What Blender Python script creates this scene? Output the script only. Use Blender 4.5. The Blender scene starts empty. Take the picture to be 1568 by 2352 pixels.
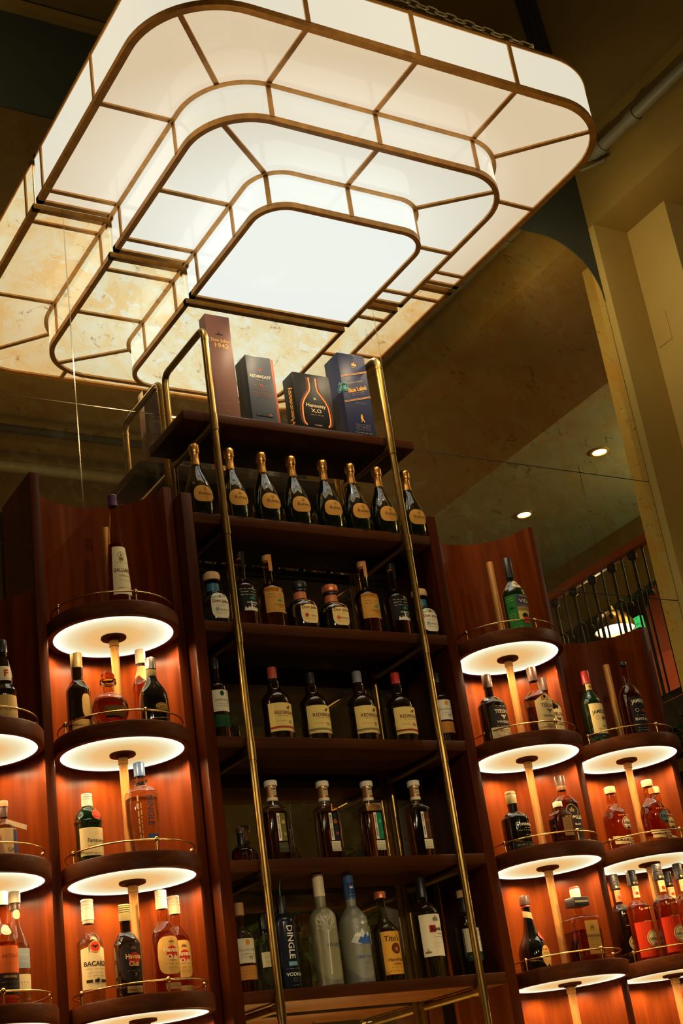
import bpy, bmesh, math, random, zlib
import numpy as np
from mathutils import Vector, Matrix
random.seed(7)
PI = math.pi
SC = bpy.context.scene
COL = SC.collection

# ------------------------------------------------------------------ camera
cam_data = bpy.data.cameras.new('camera')
cam_data.sensor_fit = 'VERTICAL'
cam_data.sensor_height = 36.0
cam_data.lens = 3363.86 * 36.0 / 2352.0
cam_data.clip_start = 0.05
cam_data.clip_end = 100
cam = bpy.data.objects.new('camera', cam_data)
COL.objects.link(cam)
_rx, _ry, _rz = math.radians(23.788), math.radians(-8.4982), math.radians(32.9931)
_F = Vector((math.sin(_rz)*math.cos(_rx), math.cos(_rz)*math.cos(_rx), math.sin(_rx)))
_R0 = Vector((math.cos(_rz), -math.sin(_rz), 0)); _U0 = _R0.cross(_F)
_R = _R0*math.cos(_ry) + _U0*math.sin(_ry); _U = _U0*math.cos(_ry) - _R0*math.sin(_ry)
_m = Matrix((_R, _U, -_F)).transposed().to_4x4()
_m.translation = Vector((-2.4133, -4.9605, 1.5))
cam.matrix_world = _m
SC.camera = cam
# ------------------------------------------------------------------ world, exposure, lights
SC.view_settings.view_transform = 'Standard'
SC.view_settings.look = 'None'
SC.view_settings.exposure = 0.0
SC.view_settings.gamma = 1.0
SC.view_settings.use_curve_mapping = False
SC.cycles.use_denoising = True
SC.cycles.max_bounces = 10
SC.cycles.transparent_max_bounces = 24
SC.cycles.sample_clamp_indirect = 4.0
SC.cycles.caustics_refractive = False
SC.cycles.caustics_reflective = False
world = bpy.data.worlds.new('room_dark')
SC.world = world
world.use_nodes = True
world.node_tree.nodes['Background'].inputs[0].default_value = (0.010, 0.008, 0.004, 1)
world.node_tree.nodes['Background'].inputs[1].default_value = 1.0
TRAY_FILL = 5.2       # each spot added under a tray's light disc
TRAY_LIGHT = 2.1      # glow of the round shelf lights
LANTERN = 1.0         # glow of the big ceiling lantern

# ------------------------------------------------------------------ materials
def lin(r, g, b):
    f = lambda c: (c/255/12.92 if c/255 <= .04045 else ((c/255+.055)/1.055)**2.4)
    return (f(r), f(g), f(b), 1)
MATS = {}
def newmat(name):
    m = bpy.data.materials.new(name); m.use_nodes = True
    nt = m.node_tree; b = nt.nodes['Principled BSDF']
    return m, nt, b
def plain(name, col, rough=.5, metal=0.0, coat=0.0, spec=.5):
    if name in MATS: return MATS[name]
    m, nt, b = newmat(name)
    b.inputs['Base Color'].default_value = col
    b.inputs['Roughness'].default_value = rough
    b.inputs['Metallic'].default_value = metal
    b.inputs['Coat Weight'].default_value = coat
    b.inputs['Coat Roughness'].default_value = .08
    b.inputs['Specular IOR Level'].default_value = spec
    MATS[name] = m
    return m
for _n in (): pass
_ink = {}
def ink(rgb, rough=.6):
    k = tuple(rgb) + (rough,)
    if k not in _ink:
        _ink[k] = plain('print_%d_%d_%d' % tuple(rgb), lin(*rgb), rough, 0, 0, .15)
    return _ink[k]
def N(nt, t, **kw):
    n = nt.nodes.new(t)
    for k, v in kw.items(): setattr(n, k, v)
    return n
def ramp(nt, fac, stops):
    r = N(nt, 'ShaderNodeValToRGB')
    e = r.color_ramp.elements
    while len(e) < len(stops): e.new(.5)
    for i, (p, c) in enumerate(stops):
        e[i].position = p; e[i].color = c
    nt.links.new(fac, r.inputs[0]); return r.outputs[0]
def coords(nt, scale, kind='Object'):
    tc = N(nt, 'ShaderNodeTexCoord'); mp = N(nt, 'ShaderNodeMapping')
    mp.inputs['Scale'].default_value = scale
    nt.links.new(tc.outputs[kind], mp.inputs[0]); return mp.outputs[0]
def noise(nt, vec, scale, detail=4, rough=.6, dist=0.0):
    n = N(nt, 'ShaderNodeTexNoise')
    n.inputs['Scale'].default_value = scale; n.inputs['Detail'].default_value = detail
    n.inputs['Roughness'].default_value = rough; n.inputs['Distortion'].default_value = dist
    nt.links.new(vec, n.inputs['Vector']); return n.outputs['Fac']
def wood(name, dark, mid, light, grain, rough=.38, coat=.25):
    m, nt, b = newmat(name)
    v = coords(nt, grain)
    a = noise(nt, v, 6, 5, .6, .4); c2 = noise(nt, v, 28, 3, .6)
    mx = N(nt, 'ShaderNodeMath', operation='MULTIPLY_ADD')
    nt.links.new(c2, mx.inputs[0]); mx.inputs[1].default_value = .35
    nt.links.new(a, mx.inputs[2])
    nt.links.new(ramp(nt, mx.outputs[0], [(.42, dark), (.64, mid), (.85, light)]), b.inputs['Base Color'])
    b.inputs['Roughness'].default_value = rough
    b.inputs['Coat Weight'].default_value = coat; b.inputs['Coat Roughness'].default_value = .22
    b.inputs['Specular IOR Level'].default_value = .05
    bp = N(nt, 'ShaderNodeBump'); bp.inputs['Strength'].default_value = .08; bp.inputs['Distance'].default_value = .004
    nt.links.new(c2, bp.inputs['Height']); nt.links.new(bp.outputs[0], b.inputs['Normal'])
    return m
M_MAHOG = wood('mahogany_veneer', (.042, .0068, .0007, 1), (.085, .0145, .0014, 1), (.135, .026, .0027, 1), (1.6, 1.6, .12), .36, 0)
M_STILE = wood('mahogany_stile', (.022, .0036, .0005, 1), (.042, .0075, .0009, 1), (.066, .013, .0016, 1), (1.6, 1.6, .12), .36, 0)
M_MAHOGX = wood('mahogany_shelf', (.024, .0062, .0011, 1), (.042, .0115, .0020, 1), (.064, .019, .0034, 1), (.12, 1.5, 1.5), .40, 0)
M_RIM = wood('walnut_rim', (.03, .008, .002, 1), (.058, .015, .0035, 1), (.09, .025, .006, 1), (1, 1, 3.5), .40, 0)
M_RAILWOOD = wood('handrail_wood', (.22, .045, .012, 1), (.32, .07, .02, 1), (.42, .10, .03, 1), (1.5, .1, 1.5), .4)
def metal(name, col, rough, var=.12):
    m, nt, b = newmat(name)
    n = noise(nt, coords(nt, (3, 3, 1)), 7, 3)
    d = tuple(c*.72 for c in col[:3]) + (1,)
    nt.links.new(ramp(nt, n, [(.35, d), (.65, col)]), b.inputs['Base Color'])
    b.inputs['Metallic'].default_value = 1.0; b.inputs['Roughness'].default_value = rough
    return m
M_BRASS = metal('aged_brass', (.34, .205, .055, 1), .30)
M_BRONZE = metal('lantern_bronze', (.78, .38, .085, 1), .45)
M_BRONZE.node_tree.nodes['Principled BSDF'].inputs['Metallic'].default_value = .4
M_POLE = metal('satin_brass_pole', (.60, .285, .075, 1), .52)
M_POLE.node_tree.nodes['Principled BSDF'].inputs['Metallic'].default_value = .65
M_RAIL = metal('polished_brass_rail', (.74, .46, .17, 1), .26)
M_IRON = plain('black_iron', (.006, .006, .005, 1), .55, 0, 0, .15)
M_CHAIN = plain('pale_brass_chain', (.85, .72, .40, 1), .35, .35)
def plaster(name, c1, c2, sc=1.2, rough=.85):
    m, nt, b = newmat(name)
    v = coords(nt, (1, 1, 1))
    n = noise(nt, v, sc, 6, .65, .3); n2 = noise(nt, v, sc*14, 3)
    nt.links.new(ramp(nt, n, [(.3, c1), (.7, c2)]), b.inputs['Base Color'])
    b.inputs['Roughness'].default_value = rough
    bp = N(nt, 'ShaderNodeBump'); bp.inputs['Strength'].default_value = .12; bp.inputs['Distance'].default_value = .01
    nt.links.new(n2, bp.inputs['Height']); nt.links.new(bp.outputs[0], b.inputs['Normal'])
    return m
M_TEAL = plaster('dark_green_wall', (.034, .042, .024, 1), (.050, .056, .034, 1))
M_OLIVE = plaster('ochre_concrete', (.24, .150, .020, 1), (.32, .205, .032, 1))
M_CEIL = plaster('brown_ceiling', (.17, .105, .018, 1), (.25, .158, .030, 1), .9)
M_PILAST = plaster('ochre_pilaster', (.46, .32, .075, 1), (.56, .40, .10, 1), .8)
M_GREENC = plaster('olive_green_ceiling', (.30, .31, .18, 1), (.42, .42, .25, 1), 1.5)
M_RED = plaster('rust_red_wall', (.36, .055, .016, 1), (.50, .085, .022, 1), 1.3)
M_DARK = plain('near_black', (.012, .010, .007, 1), .8)
M_FLOOR = plaster('dark_floor', (.05, .035, .02, 1), (.09, .06, .035, 1))
M_PIPE = plain('painted_pipe', (.20, .18, .10, 1), .5)
def mirror_mat():
    m, nt, b = newmat('antique_mirror')
    v = coords(nt, (1, 1, 1))
    big = noise(nt, v, 5.5, 5, .62, .8); med = noise(nt, v, 13, 6, .7, .6); vein = noise(nt, v, 9, 8, .75, 1.6)
    patch = ramp(nt, med, [(.54, (0, 0, 0, 1)), (.60, (1, 1, 1, 1))])
    tint = ramp(nt, big, [(.36, (1.0, .74, .38, 1)), (.50, (1.0, .86, .56, 1)), (.64, (1, .95, .74, 1))])
    dk = ramp(nt, vein, [(.33, (.30, .22, .12, 1)), (.41, (1, 1, 1, 1))])
    mul = N(nt, 'ShaderNodeMix', data_type='RGBA', blend_type='MULTIPLY'); mul.inputs[0].default_value = .85
    nt.links.new(tint, mul.inputs[6]); nt.links.new(dk, mul.inputs[7])
    g1 = N(nt, 'ShaderNodeBsdfGlossy'); g1.inputs['Roughness'].default_value = 0
    nt.links.new(mul.outputs[2], g1.inputs['Color'])
    df = N(nt, 'ShaderNodeBsdfDiffuse'); df.inputs['Color'].default_value = (.42, .33, .17, 1)
    g2 = N(nt, 'ShaderNodeBsdfGlossy'); g2.inputs['Roughness'].default_value = 0
    g2.inputs['Color'].default_value = (1, .97, .80, 1)
    mxp = N(nt, 'ShaderNodeMixShader'); mxp.inputs[0].default_value = .07
    nt.links.new(g2.outputs[0], mxp.inputs[1]); nt.links.new(df.outputs[0], mxp.inputs[2])
    mxa = N(nt, 'ShaderNodeMixShader'); mxa.inputs[0].default_value = .04
    nt.links.new(g1.outputs[0], mxa.inputs[1]); nt.links.new(df.outputs[0], mxa.inputs[2])
    mx = N(nt, 'ShaderNodeMixShader')
    nt.links.new(patch, mx.inputs[0]); nt.links.new(mxa.outputs[0], mx.inputs[1]); nt.links.new(mxp.outputs[0], mx.inputs[2])
    nt.links.new(mx.outputs[0], nt.nodes['Material Output'].inputs[0])
    return m
M_MIRROR = mirror_mat()
M_MIRROR_EDGE = plain('mirror_bevel', (.75, .62, .40, 1), .12, 1.0)
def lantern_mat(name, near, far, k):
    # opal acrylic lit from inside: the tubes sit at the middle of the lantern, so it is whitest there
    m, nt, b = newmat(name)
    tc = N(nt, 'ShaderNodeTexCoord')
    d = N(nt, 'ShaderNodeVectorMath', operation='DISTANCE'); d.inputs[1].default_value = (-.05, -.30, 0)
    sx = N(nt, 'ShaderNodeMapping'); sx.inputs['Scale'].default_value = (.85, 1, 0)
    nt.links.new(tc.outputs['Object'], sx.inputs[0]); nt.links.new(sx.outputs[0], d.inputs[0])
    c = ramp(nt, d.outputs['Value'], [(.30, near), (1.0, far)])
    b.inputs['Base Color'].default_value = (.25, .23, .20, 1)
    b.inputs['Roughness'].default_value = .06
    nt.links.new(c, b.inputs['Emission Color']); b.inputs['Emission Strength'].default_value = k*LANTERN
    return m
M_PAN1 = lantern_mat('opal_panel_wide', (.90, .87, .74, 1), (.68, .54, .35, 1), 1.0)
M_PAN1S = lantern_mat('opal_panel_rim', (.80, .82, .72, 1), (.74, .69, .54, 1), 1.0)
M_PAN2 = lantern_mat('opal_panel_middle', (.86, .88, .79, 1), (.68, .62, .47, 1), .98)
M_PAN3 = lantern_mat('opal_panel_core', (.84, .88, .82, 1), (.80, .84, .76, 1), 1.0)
def tray_mat():
    # edge-lit diffuser: a ring of lamps sits in the rim, so the disc is strongest near its edge
    m, nt, b = newmat('warm_light_disc')
    tc = N(nt, 'ShaderNodeTexCoord'); ln = N(nt, 'ShaderNodeVectorMath', operation='LENGTH')
    nt.links.new(tc.outputs['Object'], ln.inputs[0])
    c = ramp(nt, ln.outputs['Value'], [(.03, (.36, .205, .066, 1)), (.10, (.355, .235, .092, 1)), (.155, (.37, .34, .20, 1)), (.185, (.44, .45, .34, 1)), (.212, (.60, .62, .52, 1))])
    b.inputs['Base Color'].default_value = (.10, .08, .05, 1); b.inputs['Roughness'].default_value = .4
    nt.links.new(c, b.inputs['Emission Color']); b.inputs['Emission Strength'].default_value = TRAY_LIGHT
    return m
M_TRAY = tray_mat()
def glow(name, col, k):
    m, nt, b = newmat(name)
    b.inputs['Base Color'].default_value = (.1, .1, .1, 1)
    b.inputs['Emission Color'].default_value = col; b.inputs['Emission Strength'].default_value = k
    return m
def shell(name, tint, gl=1.0):
    # thin clear bottle wall: lets light through, mirrors more at grazing angles
    m, nt, b = newmat(name); nt.nodes.remove(b)
    t = N(nt, 'ShaderNodeBsdfTransparent'); t.inputs[0].default_value = tint
    g = N(nt, 'ShaderNodeBsdfGlossy'); g.inputs['Roughness'].default_value = .03
    g.inputs['Color'].default_value = (gl, gl, gl, 1)
    lw = N(nt, 'ShaderNodeLayerWeight'); lw.inputs['Blend'].default_value = .22
    r = N(nt, 'ShaderNodeMapRange'); r.inputs[3].default_value = .05; r.inputs[4].default_value = .75
    nt.links.new(lw.outputs['Facing'], r.inputs[0])
    mx = N(nt, 'ShaderNodeMixShader')
    nt.links.new(r.outputs[0], mx.inputs[0]); nt.links.new(t.outputs[0], mx.inputs[1]); nt.links.new(g.outputs[0], mx.inputs[2])
    nt.links.new(mx.outputs[0], nt.nodes['Material Output'].inputs[0])
    return m
def liquid(name, col, rough=.0, ior=1.34):
    m, nt, b = newmat(name)
    b.inputs['Base Color'].default_value = col; b.inputs['Roughness'].default_value = rough
    b.inputs['Transmission Weight'].default_value = 1.0; b.inputs['IOR'].default_value = ior
    return m
def darkglass(name, col, rough=.035):
    m = plain(name, col, rough, 0, 1.0, 1.0)
    b = m.node_tree.nodes['Principled BSDF']; b.inputs['Coat IOR'].default_value = 2.0; b.inputs['Coat Roughness'].default_value = rough
    return m
GLASS = dict(
    clear=shell('clear_glass', (.93, .94, .92, 1)),
    amberclear=shell('amber_tinted_glass', (.92, .72, .46, 1)),
    black=darkglass('black_glass', (.003, .003, .003, 1)),
    brownblack=darkglass('brown_black_glass', (.008, .003, .0012, 1)),
    champ=darkglass('champagne_glass', (.0015, .004, .002, 1)),
    green=darkglass('green_glass', (.002, .014, .005, 1)),
    navy=plain('navy_glass', (.007, .010, .020, 1), .1, 0, .6),
    frost=plain('frosted_glass', (.21, .195, .11, 1), .38, 0, 0, .6),
    frostblue=plain('frosted_blue_glass', (.20, .20, .155, 1), .38, 0, 0, .6),
    aqua=shell('aqua_glass', (.72, .80, .76, 1)),
    olive=shell('olive_glass', (.62, .66, .45, 1)),
    solidclear=liquid('clear_solid_glass', (.95, .93, .88, 1), .02, 1.45),
    red=plain('red_glass', (.35, .012, .008, 1), .08, 0, .6),
)
LIQ = dict(
    amber=liquid('amber_spirit', (.86, .36, .085, 1)), dark=liquid('dark_spirit', (.42, .12, .03, 1)),
    pale=liquid('pale_spirit', (.93, .80, .50, 1)), orange=liquid('orange_liqueur', (.93, .36, .10, 1)),
    clear=liquid('clear_spirit', (.93, .94, .91, 1)), purple=liquid('whiskey_dim', (.50, .22, .12, 1)),
    mix=liquid('cloudy_spirit', (.72, .78, .68, 1), .15), pink=liquid('rose_spirit', (.92, .42, .20, 1)),
)
CAP = dict(
    gold=plain('gold_foil', (.62, .30, .08, 1), .32, 1.0), cork=plain('cork_stopper', (.46, .24, .10, 1), .6),
    tan=plain('tan_wood_cap', (.60, .36, .17, 1), .5), white=plain('white_cap', (.78, .70, .56, 1), .4),
    black=plain('black_cap', (.012, .010, .009, 1), .35), red=plain('red_cap', (.42, .022, .014, 1), .35),
    rust=plain('rust_red_cap', (.36, .055, .025, 1), .4), grey=plain('grey_cap', (.16, .17, .18, 1), .4),
    blue=plain('blue_cap', (.035, .085, .20, 1), .4), purple=plain('purple_cap', (.075, .016, .10, 1), .4),
    olive=plain('olive_cap', (.26, .19, .055, 1), .45), copper=plain('copper_cap', (.62, .18, .06, 1), .35, .5),
    brown=plain('brown_cap', (.075, .030, .014, 1), .4), cream=plain('cream_cap', (.72, .58, .38, 1), .5),
    bluefoil=plain('teal_neck_band', (.03, .13, .20, 1), .45), orangefoil=plain('orange_neck_band', (.55, .15, .035, 1), .45),
    foilcopper=plain('copper_foil', (.58, .30, .14, 1), .35, .8), glass=GLASS['solidclear'], silver=plain('silver_cap', (.45, .40, .33, 1), .3, 1.0),
)

# ------------------------------------------------------------------ object helpers
def mesh_obj(name, verts, faces, mat, parent=None, smooth=False, sharp=None, loc=None):
    me = bpy.data.meshes.new(name)
    me.from_pydata([tuple(v) for v in verts], [], faces)
    if mat: me.materials.append(mat)
    bm = bmesh.new(); bm.from_mesh(me)
    bmesh.ops.recalc_face_normals(bm, faces=bm.faces)
    bm.to_mesh(me); bm.free()
    if smooth:
        me.polygons.foreach_set('use_smooth', [True]*len(me.polygons))
        me.set_sharp_from_angle(angle=math.radians(sharp or 40))
    me.update()
    o = bpy.data.objects.new(name, me); COL.objects.link(o)
    if parent: o.parent = parent
    if loc: o.location = loc
    return o
def flat_obj(name, verts, faces, mat, parent=None):
    # print lying on a surface: keep the faces as given
    me = bpy.data.meshes.new(name); me.from_pydata([tuple(v) for v in verts], [], faces)
    me.materials.append(mat); me.update()
    o = bpy.data.objects.new(name, me); COL.objects.link(o)
    if parent: o.parent = parent
    return o
def thing(name, label, cat, loc=(0, 0, 0), rz=0, group=None):
    o = bpy.data.objects.new(name, None); COL.objects.link(o)
    o.empty_display_size = .05
    o.location = loc; o.rotation_euler = (0, 0, rz)
    o['label'] = label; o['category'] = cat
    if group: o['group'] = group
    return o
def tag(o, label, cat, group=None):
    o['label'] = label; o['category'] = cat
    if group: o['group'] = group
    return o
def struct(o, label=None):
    o['kind'] = 'structure'
    if label: o['label'] = label
    return o
BOXF = [(0, 1, 3, 2), (4, 6, 7, 5), (0, 4, 5, 1), (2, 3, 7, 6), (0, 2, 6, 4), (1, 5, 7, 3)]
def boxv(x0, x1, y0, y1, z0, z1):
    return [(x, y, z) for x in (x0, x1) for y in (y0, y1) for z in (z0, z1)]
def box(name, x0, x1, y0, y1, z0, z1, mat, parent=None, bev=0.0, loc=None):
    if not bev:
        return mesh_obj(name, boxv(x0, x1, y0, y1, z0, z1), BOXF, mat, parent, loc=loc)
    bm = bmesh.new()
    vs = [bm.verts.new(v) for v in boxv(x0, x1, y0, y1, z0, z1)]
    for f in BOXF: bm.faces.new([vs[i] for i in f])
    bmesh.ops.bevel(bm, geom=list(bm.edges), offset=bev, segments=2, profile=.5, affect='EDGES')
    bmesh.ops.recalc_face_normals(bm, faces=bm.faces)
    me = bpy.data.meshes.new(name); bm.to_mesh(me); bm.free()
    me.materials.append(mat)
    me.polygons.foreach_set('use_smooth', [True]*len(me.polygons)); me.set_sharp_from_angle(angle=math.radians(50))
    o = bpy.data.objects.new(name, me); COL.objects.link(o)
    if parent: o.parent = parent
    if loc: o.location = loc
    return o
def tube_geo(pts, r, n=12, closed=False, caps=True):
    pts = [Vector(p) for p in pts]
    V, Fc = [], []
    m = len(pts); up = None
    for i, p in enumerate(pts):
        a = pts[(i-1) % m] if (closed or i > 0) else p
        b = pts[(i+1) % m] if (closed or i < m-1) else p
        t = (b-a).normalized()
        if up is None:
            up = Vector((0, 0, 1)) if abs(t.z) < .9 else Vector((1, 0, 0))
        s = t.cross(up).normalized(); up = s.cross(t).normalized()
        rr = r[i] if isinstance(r, (list, tuple)) else r
        for k in range(n):
            th = 2*PI*k/n
            V.append(p + s*(rr*math.cos(th)) + up*(rr*math.sin(th)))
    q = m if closed else m-1
    for i in range(q):
        j = (i+1) % m
        for k in range(n):
            k2 = (k+1) % n
            Fc.append((i*n+k, i*n+k2, j*n+k2, j*n+k))
    if caps and not closed:
        Fc.append(tuple(range(n))[::-1]); Fc.append(tuple((m-1)*n+k for k in range(n)))
    return V, Fc
def tube(name, pts, r, mat, parent=None, n=12, closed=False, loc=None):
    V, Fc = tube_geo(pts, r, n, closed)
    return mesh_obj(name, V, Fc, mat, parent, True, 50, loc)
def bend(pts, rad, n=5):
    # round the corners of a polyline
    pts = [Vector(p) for p in pts]; out = [pts[0]]
    for i in range(1, len(pts)-1):
        a, b, c = pts[i-1], pts[i], pts[i+1]
        d1 = (a-b).normalized(); d2 = (c-b).normalized()
        p0, p1 = b+d1*rad, b+d2*rad
        for k in range(n+1):
            t = k/n
            out.append(p0*(1-t)**2 + b*2*t*(1-t) + p1*t*t)
    out.append(pts[-1]); return out
def lathe_geo(prof, n=32):
    V, Fc = [], []; rings = []
    for r, z in prof:
        if r < 1e-6:
            rings.append([len(V)]); V.append((0, 0, z))
        else:
            rings.append(list(range(len(V), len(V)+n)))
            V += [(r*math.sin(2*PI*k/n), -r*math.cos(2*PI*k/n), z) for k in range(n)]
    for a, b in zip(rings[:-1], rings[1:]):
        for k in range(n):
            k2 = (k+1) % n
            if len(a) == 1 and len(b) == 1: continue
            if len(a) == 1: Fc.append((a[0], b[k2], b[k]))
            elif len(b) == 1: Fc.append((a[k], a[k2], b[0]))
            else: Fc.append((a[k], a[k2], b[k2], b[k]))
    return V, Fc
def lathe(name, prof, mat, parent=None, n=32, loc=None, sharp=40):
    V, Fc = lathe_geo(prof, n)
    return mesh_obj(name, V, Fc, mat, parent, True, sharp, loc)

# ------------------------------------------------------------------ lettering
_tc = {}
def text_geo(s, bold=0.0, shear=0.0):
    k = (s, bold, shear)
    if k in _tc: return _tc[k]
    cu = bpy.data.curves.new('t', 'FONT'); cu.body = s; cu.size = 1.0
    cu.align_x = 'CENTER'; cu.resolution_u = 2; cu.offset = bold; cu.shear = shear
    o = bpy.data.objects.new('t', cu); COL.objects.link(o)
    me = bpy.data.meshes.new_from_object(o.evaluated_get(bpy.context.evaluated_depsgraph_get()))
    V = [(v.co.x, v.co.y - .35) for v in me.vertices]; Fc = [tuple(p.vertices) for p in me.polygons]
    bpy.data.objects.remove(o); bpy.data.curves.remove(cu); bpy.data.meshes.remove(me)
    _tc[k] = (V, Fc); return _tc[k]
def dash_geo(w, n, h, seed):
    # a line of print too small to read: a row of short marks
    rnd = random.Random(seed); V, Fc = [], []; x = -w/2
    while x < w/2:
        l = min(rnd.uniform(.5, 2.2)*w/n*.6, w/2-x)
        i = len(V); V += [(x, -h/2), (x+l, -h/2), (x+l, h/2), (x, h/2)]; Fc.append((i, i+1, i+2, i+3))
        x += l + w/n*.35
    return V, Fc
def shape_geo(kind):
    c = lambda n, r=1, x=0, y=0, a=1: [(x+r*math.cos(2*PI*k/n), y+a*r*math.sin(2*PI*k/n)) for k in range(n)]
    if kind == 'disc': return c(24), [tuple(range(24))]
    if kind == 'ring':
        o_, i_ = c(28), c(28, .86)
        return o_+i_, [(k, (k+1) % 28, 28+(k+1) % 28, 28+k) for k in range(28)]
    if kind == 'sq': return [(-1, -1), (1, -1), (1, 1), (-1, 1)], [(0, 1, 2, 3)]
    P = dict(
        bat=[(-1, .35), (-.55, .5), (-.2, .2), (-.1, .45), (0, .3), (.1, .45), (.2, .2), (.55, .5), (1, .35), (.7, -.05), (.45, .0), (.25, -.3), (0, -.6), (-.25, -.3), (-.45, .0), (-.7, -.05)],
        bird=[(-1, -.35), (-.4, -.1), (-.1, .35), (.3, .55), (.62, .45), (.95, .3), (.6, .2), (.5, -.2), (.15, -.5), (-.3, -.42), (-.6, -.3)],
        eagle=[(-1, .6), (-.5, .45), (-.15, .1), (-.08, .5), (.08, .5), (.15, .1), (.5, .45), (1, .6), (.6, -.1), (.25, -.2), (.2, -.7), (-.2, -.7), (-.25, -.2), (-.6, -.1)],
        goose=[(-.9, .15), (-.35, .05), (-.5, .9), (.0, .2), (.55, .75), (.3, .05), (.95, -.1), (.3, -.2), (-.1, -.45), (-.5, -.15)],
        palm=[(-1, -.3), (-.85, .25), (-.6, -.05), (-.5, .6), (-.22, .1), (0, .9), (.22, .1), (.5, .6), (.6, -.05), (.85, .25), (1, -.3)],
        man=[(-.25, -1), (-.05, -.95), (.0, -.35), (.3, -.6), (.55, -.95), (.75, -.9), (.45, -.3), (.2, .05), (.4, .2), (.35, .3), (.1, .3), (.2, .55), (.3, .75), (.05, 1), (-.15, .8), (-.1, .6), (-.3, .3), (-.3, .0), (-.15, -.3)],
        crest=[(-.8, -.6), (-.9, .3), (-.45, .15), (0, .9), (.45, .15), (.9, .3), (.8, -.6)],
        flame=[(-.4, -.9), (-.8, -.2), (-.35, .1), (-.5, .7), (0, .3), (.25, 1), (.4, .2), (.85, -.1), (.4, -.9)],
        peaks=[(-1, -.5), (-.6, .25), (-.35, .05), (.0, .75), (.3, .2), (.6, .45), (1, -.5), (.4, -.7), (-.4, -.75)],
        spire=[(-1, -.4), (-.9, .1), (-.75, .1), (-.7, -.1), (-.45, .0), (-.4, .3), (-.3, .0), (-.12, .1), (-.08, .7), (0, 1), (.08, .7), (.12, .1), (.3, .0), (.4, .3), (.45, .0), (.7, -.1), (.75, .1), (.9, .1), (1, -.4)],
    )[kind]
    bm = bmesh.new(); f = bm.faces.new([bm.verts.new((x, y, 0)) for x, y in P])
    bmesh.ops.triangulate(bm, faces=[f]); bm.verts.index_update()
    V = [(v.co.x, v.co.y) for v in bm.verts]; Fc = [tuple(v.index for v in t.verts) for t in bm.faces]
    bm.free(); return V, Fc
def stroke_geo(lines, w):
    V, Fc = [], []
    for ln in lines:
        for (x0, y0), (x1, y1) in zip(ln[:-1], ln[1:]):
            L = math.hypot(x1-x0, y1-y0) or 1e-6; nx, ny = -(y1-y0)/L*w/2, (x1-x0)/L*w/2
            i = len(V); V += [(x0-nx, y0-ny), (x1-nx, y1-ny), (x1+nx, y1+ny), (x0+nx, y0+ny)]; Fc.append((i, i+1, i+2, i+3))
    return V, Fc
def fine(V, Fc, lim):
    # cut long faces so that a printed shape can follow a curved surface
    bm = bmesh.new(); vs = [bm.verts.new((x, y, 0)) for x, y in V]
    for f in Fc: bm.faces.new([vs[i] for i in f])
    bmesh.ops.triangulate(bm, faces=list(bm.faces))
    for _ in range(4):
        es = [e for e in bm.edges if e.calc_length() > lim]
        if not es: break
        bmesh.ops.subdivide_edges(bm, edges=es, cuts=1)
        bmesh.ops.triangulate(bm, faces=[f for f in bm.faces if len(f.verts) > 3])
    bm.verts.index_update()
    out = [(v.co.x, v.co.y) for v in bm.verts], [tuple(v.index for v in f.verts) for f in bm.faces]
    bm.free(); return out
def print_geo(item, W=0, H=0):
    """item: (what, size, x, y, colour, options) -> flat verts, faces, colour"""
    what, size, x, y, colr = item[:5]; op = item[5] if len(item) > 5 else {}
    rot = op.get('rot', 0); asp = op.get('asp', 1.0)
    if what.startswith('~'):
        V, Fc = dash_geo(size, int(what[1:]), op.get('h', .0016), zlib.crc32(what.encode()) % 97 + int(x*1e4)); sz = 1
    elif what.startswith('#'):
        V, Fc = shape_geo(what[1:]); sz = size
    else:
        V, Fc = text_geo(what, op.get('bold', .012), op.get('shear', 0)); sz = size
    arch = op.get('arch', 0)
    if what.startswith('#') or (sz > .0125 and not what.startswith('~')): V, Fc = fine(V, Fc, .005/max(sz, 1e-4))
    out = []
    c, s = math.cos(rot), math.sin(rot)
    for a, b in V:
        a *= sz*asp; b *= sz
        if arch: b -= a*a*arch
        out.append((x + a*c - b*s, y + a*s + b*c))
    return out, Fc, colr

# ================================================================== THE ROOM
XA = 2.711            # where the mirror wall meets the right-hand beam and pilaster
CZ = 6.60             # main ceiling
MT = 5.936            # top of the mirror
struct(box('floor', -6, 9, -9.5, .1, -.1, 0, M_FLOOR))
struct(box('wall_left', -6.1, -6, -9.5, .1, 0, CZ, M_OLIVE))
struct(box('wall_rear', -6, 9, -9.6, -9.5, 0, CZ+.2, M_OLIVE))
struct(box('ceiling', -6, XA, -9.5, .1, CZ, CZ+.1, M_CEIL))
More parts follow.
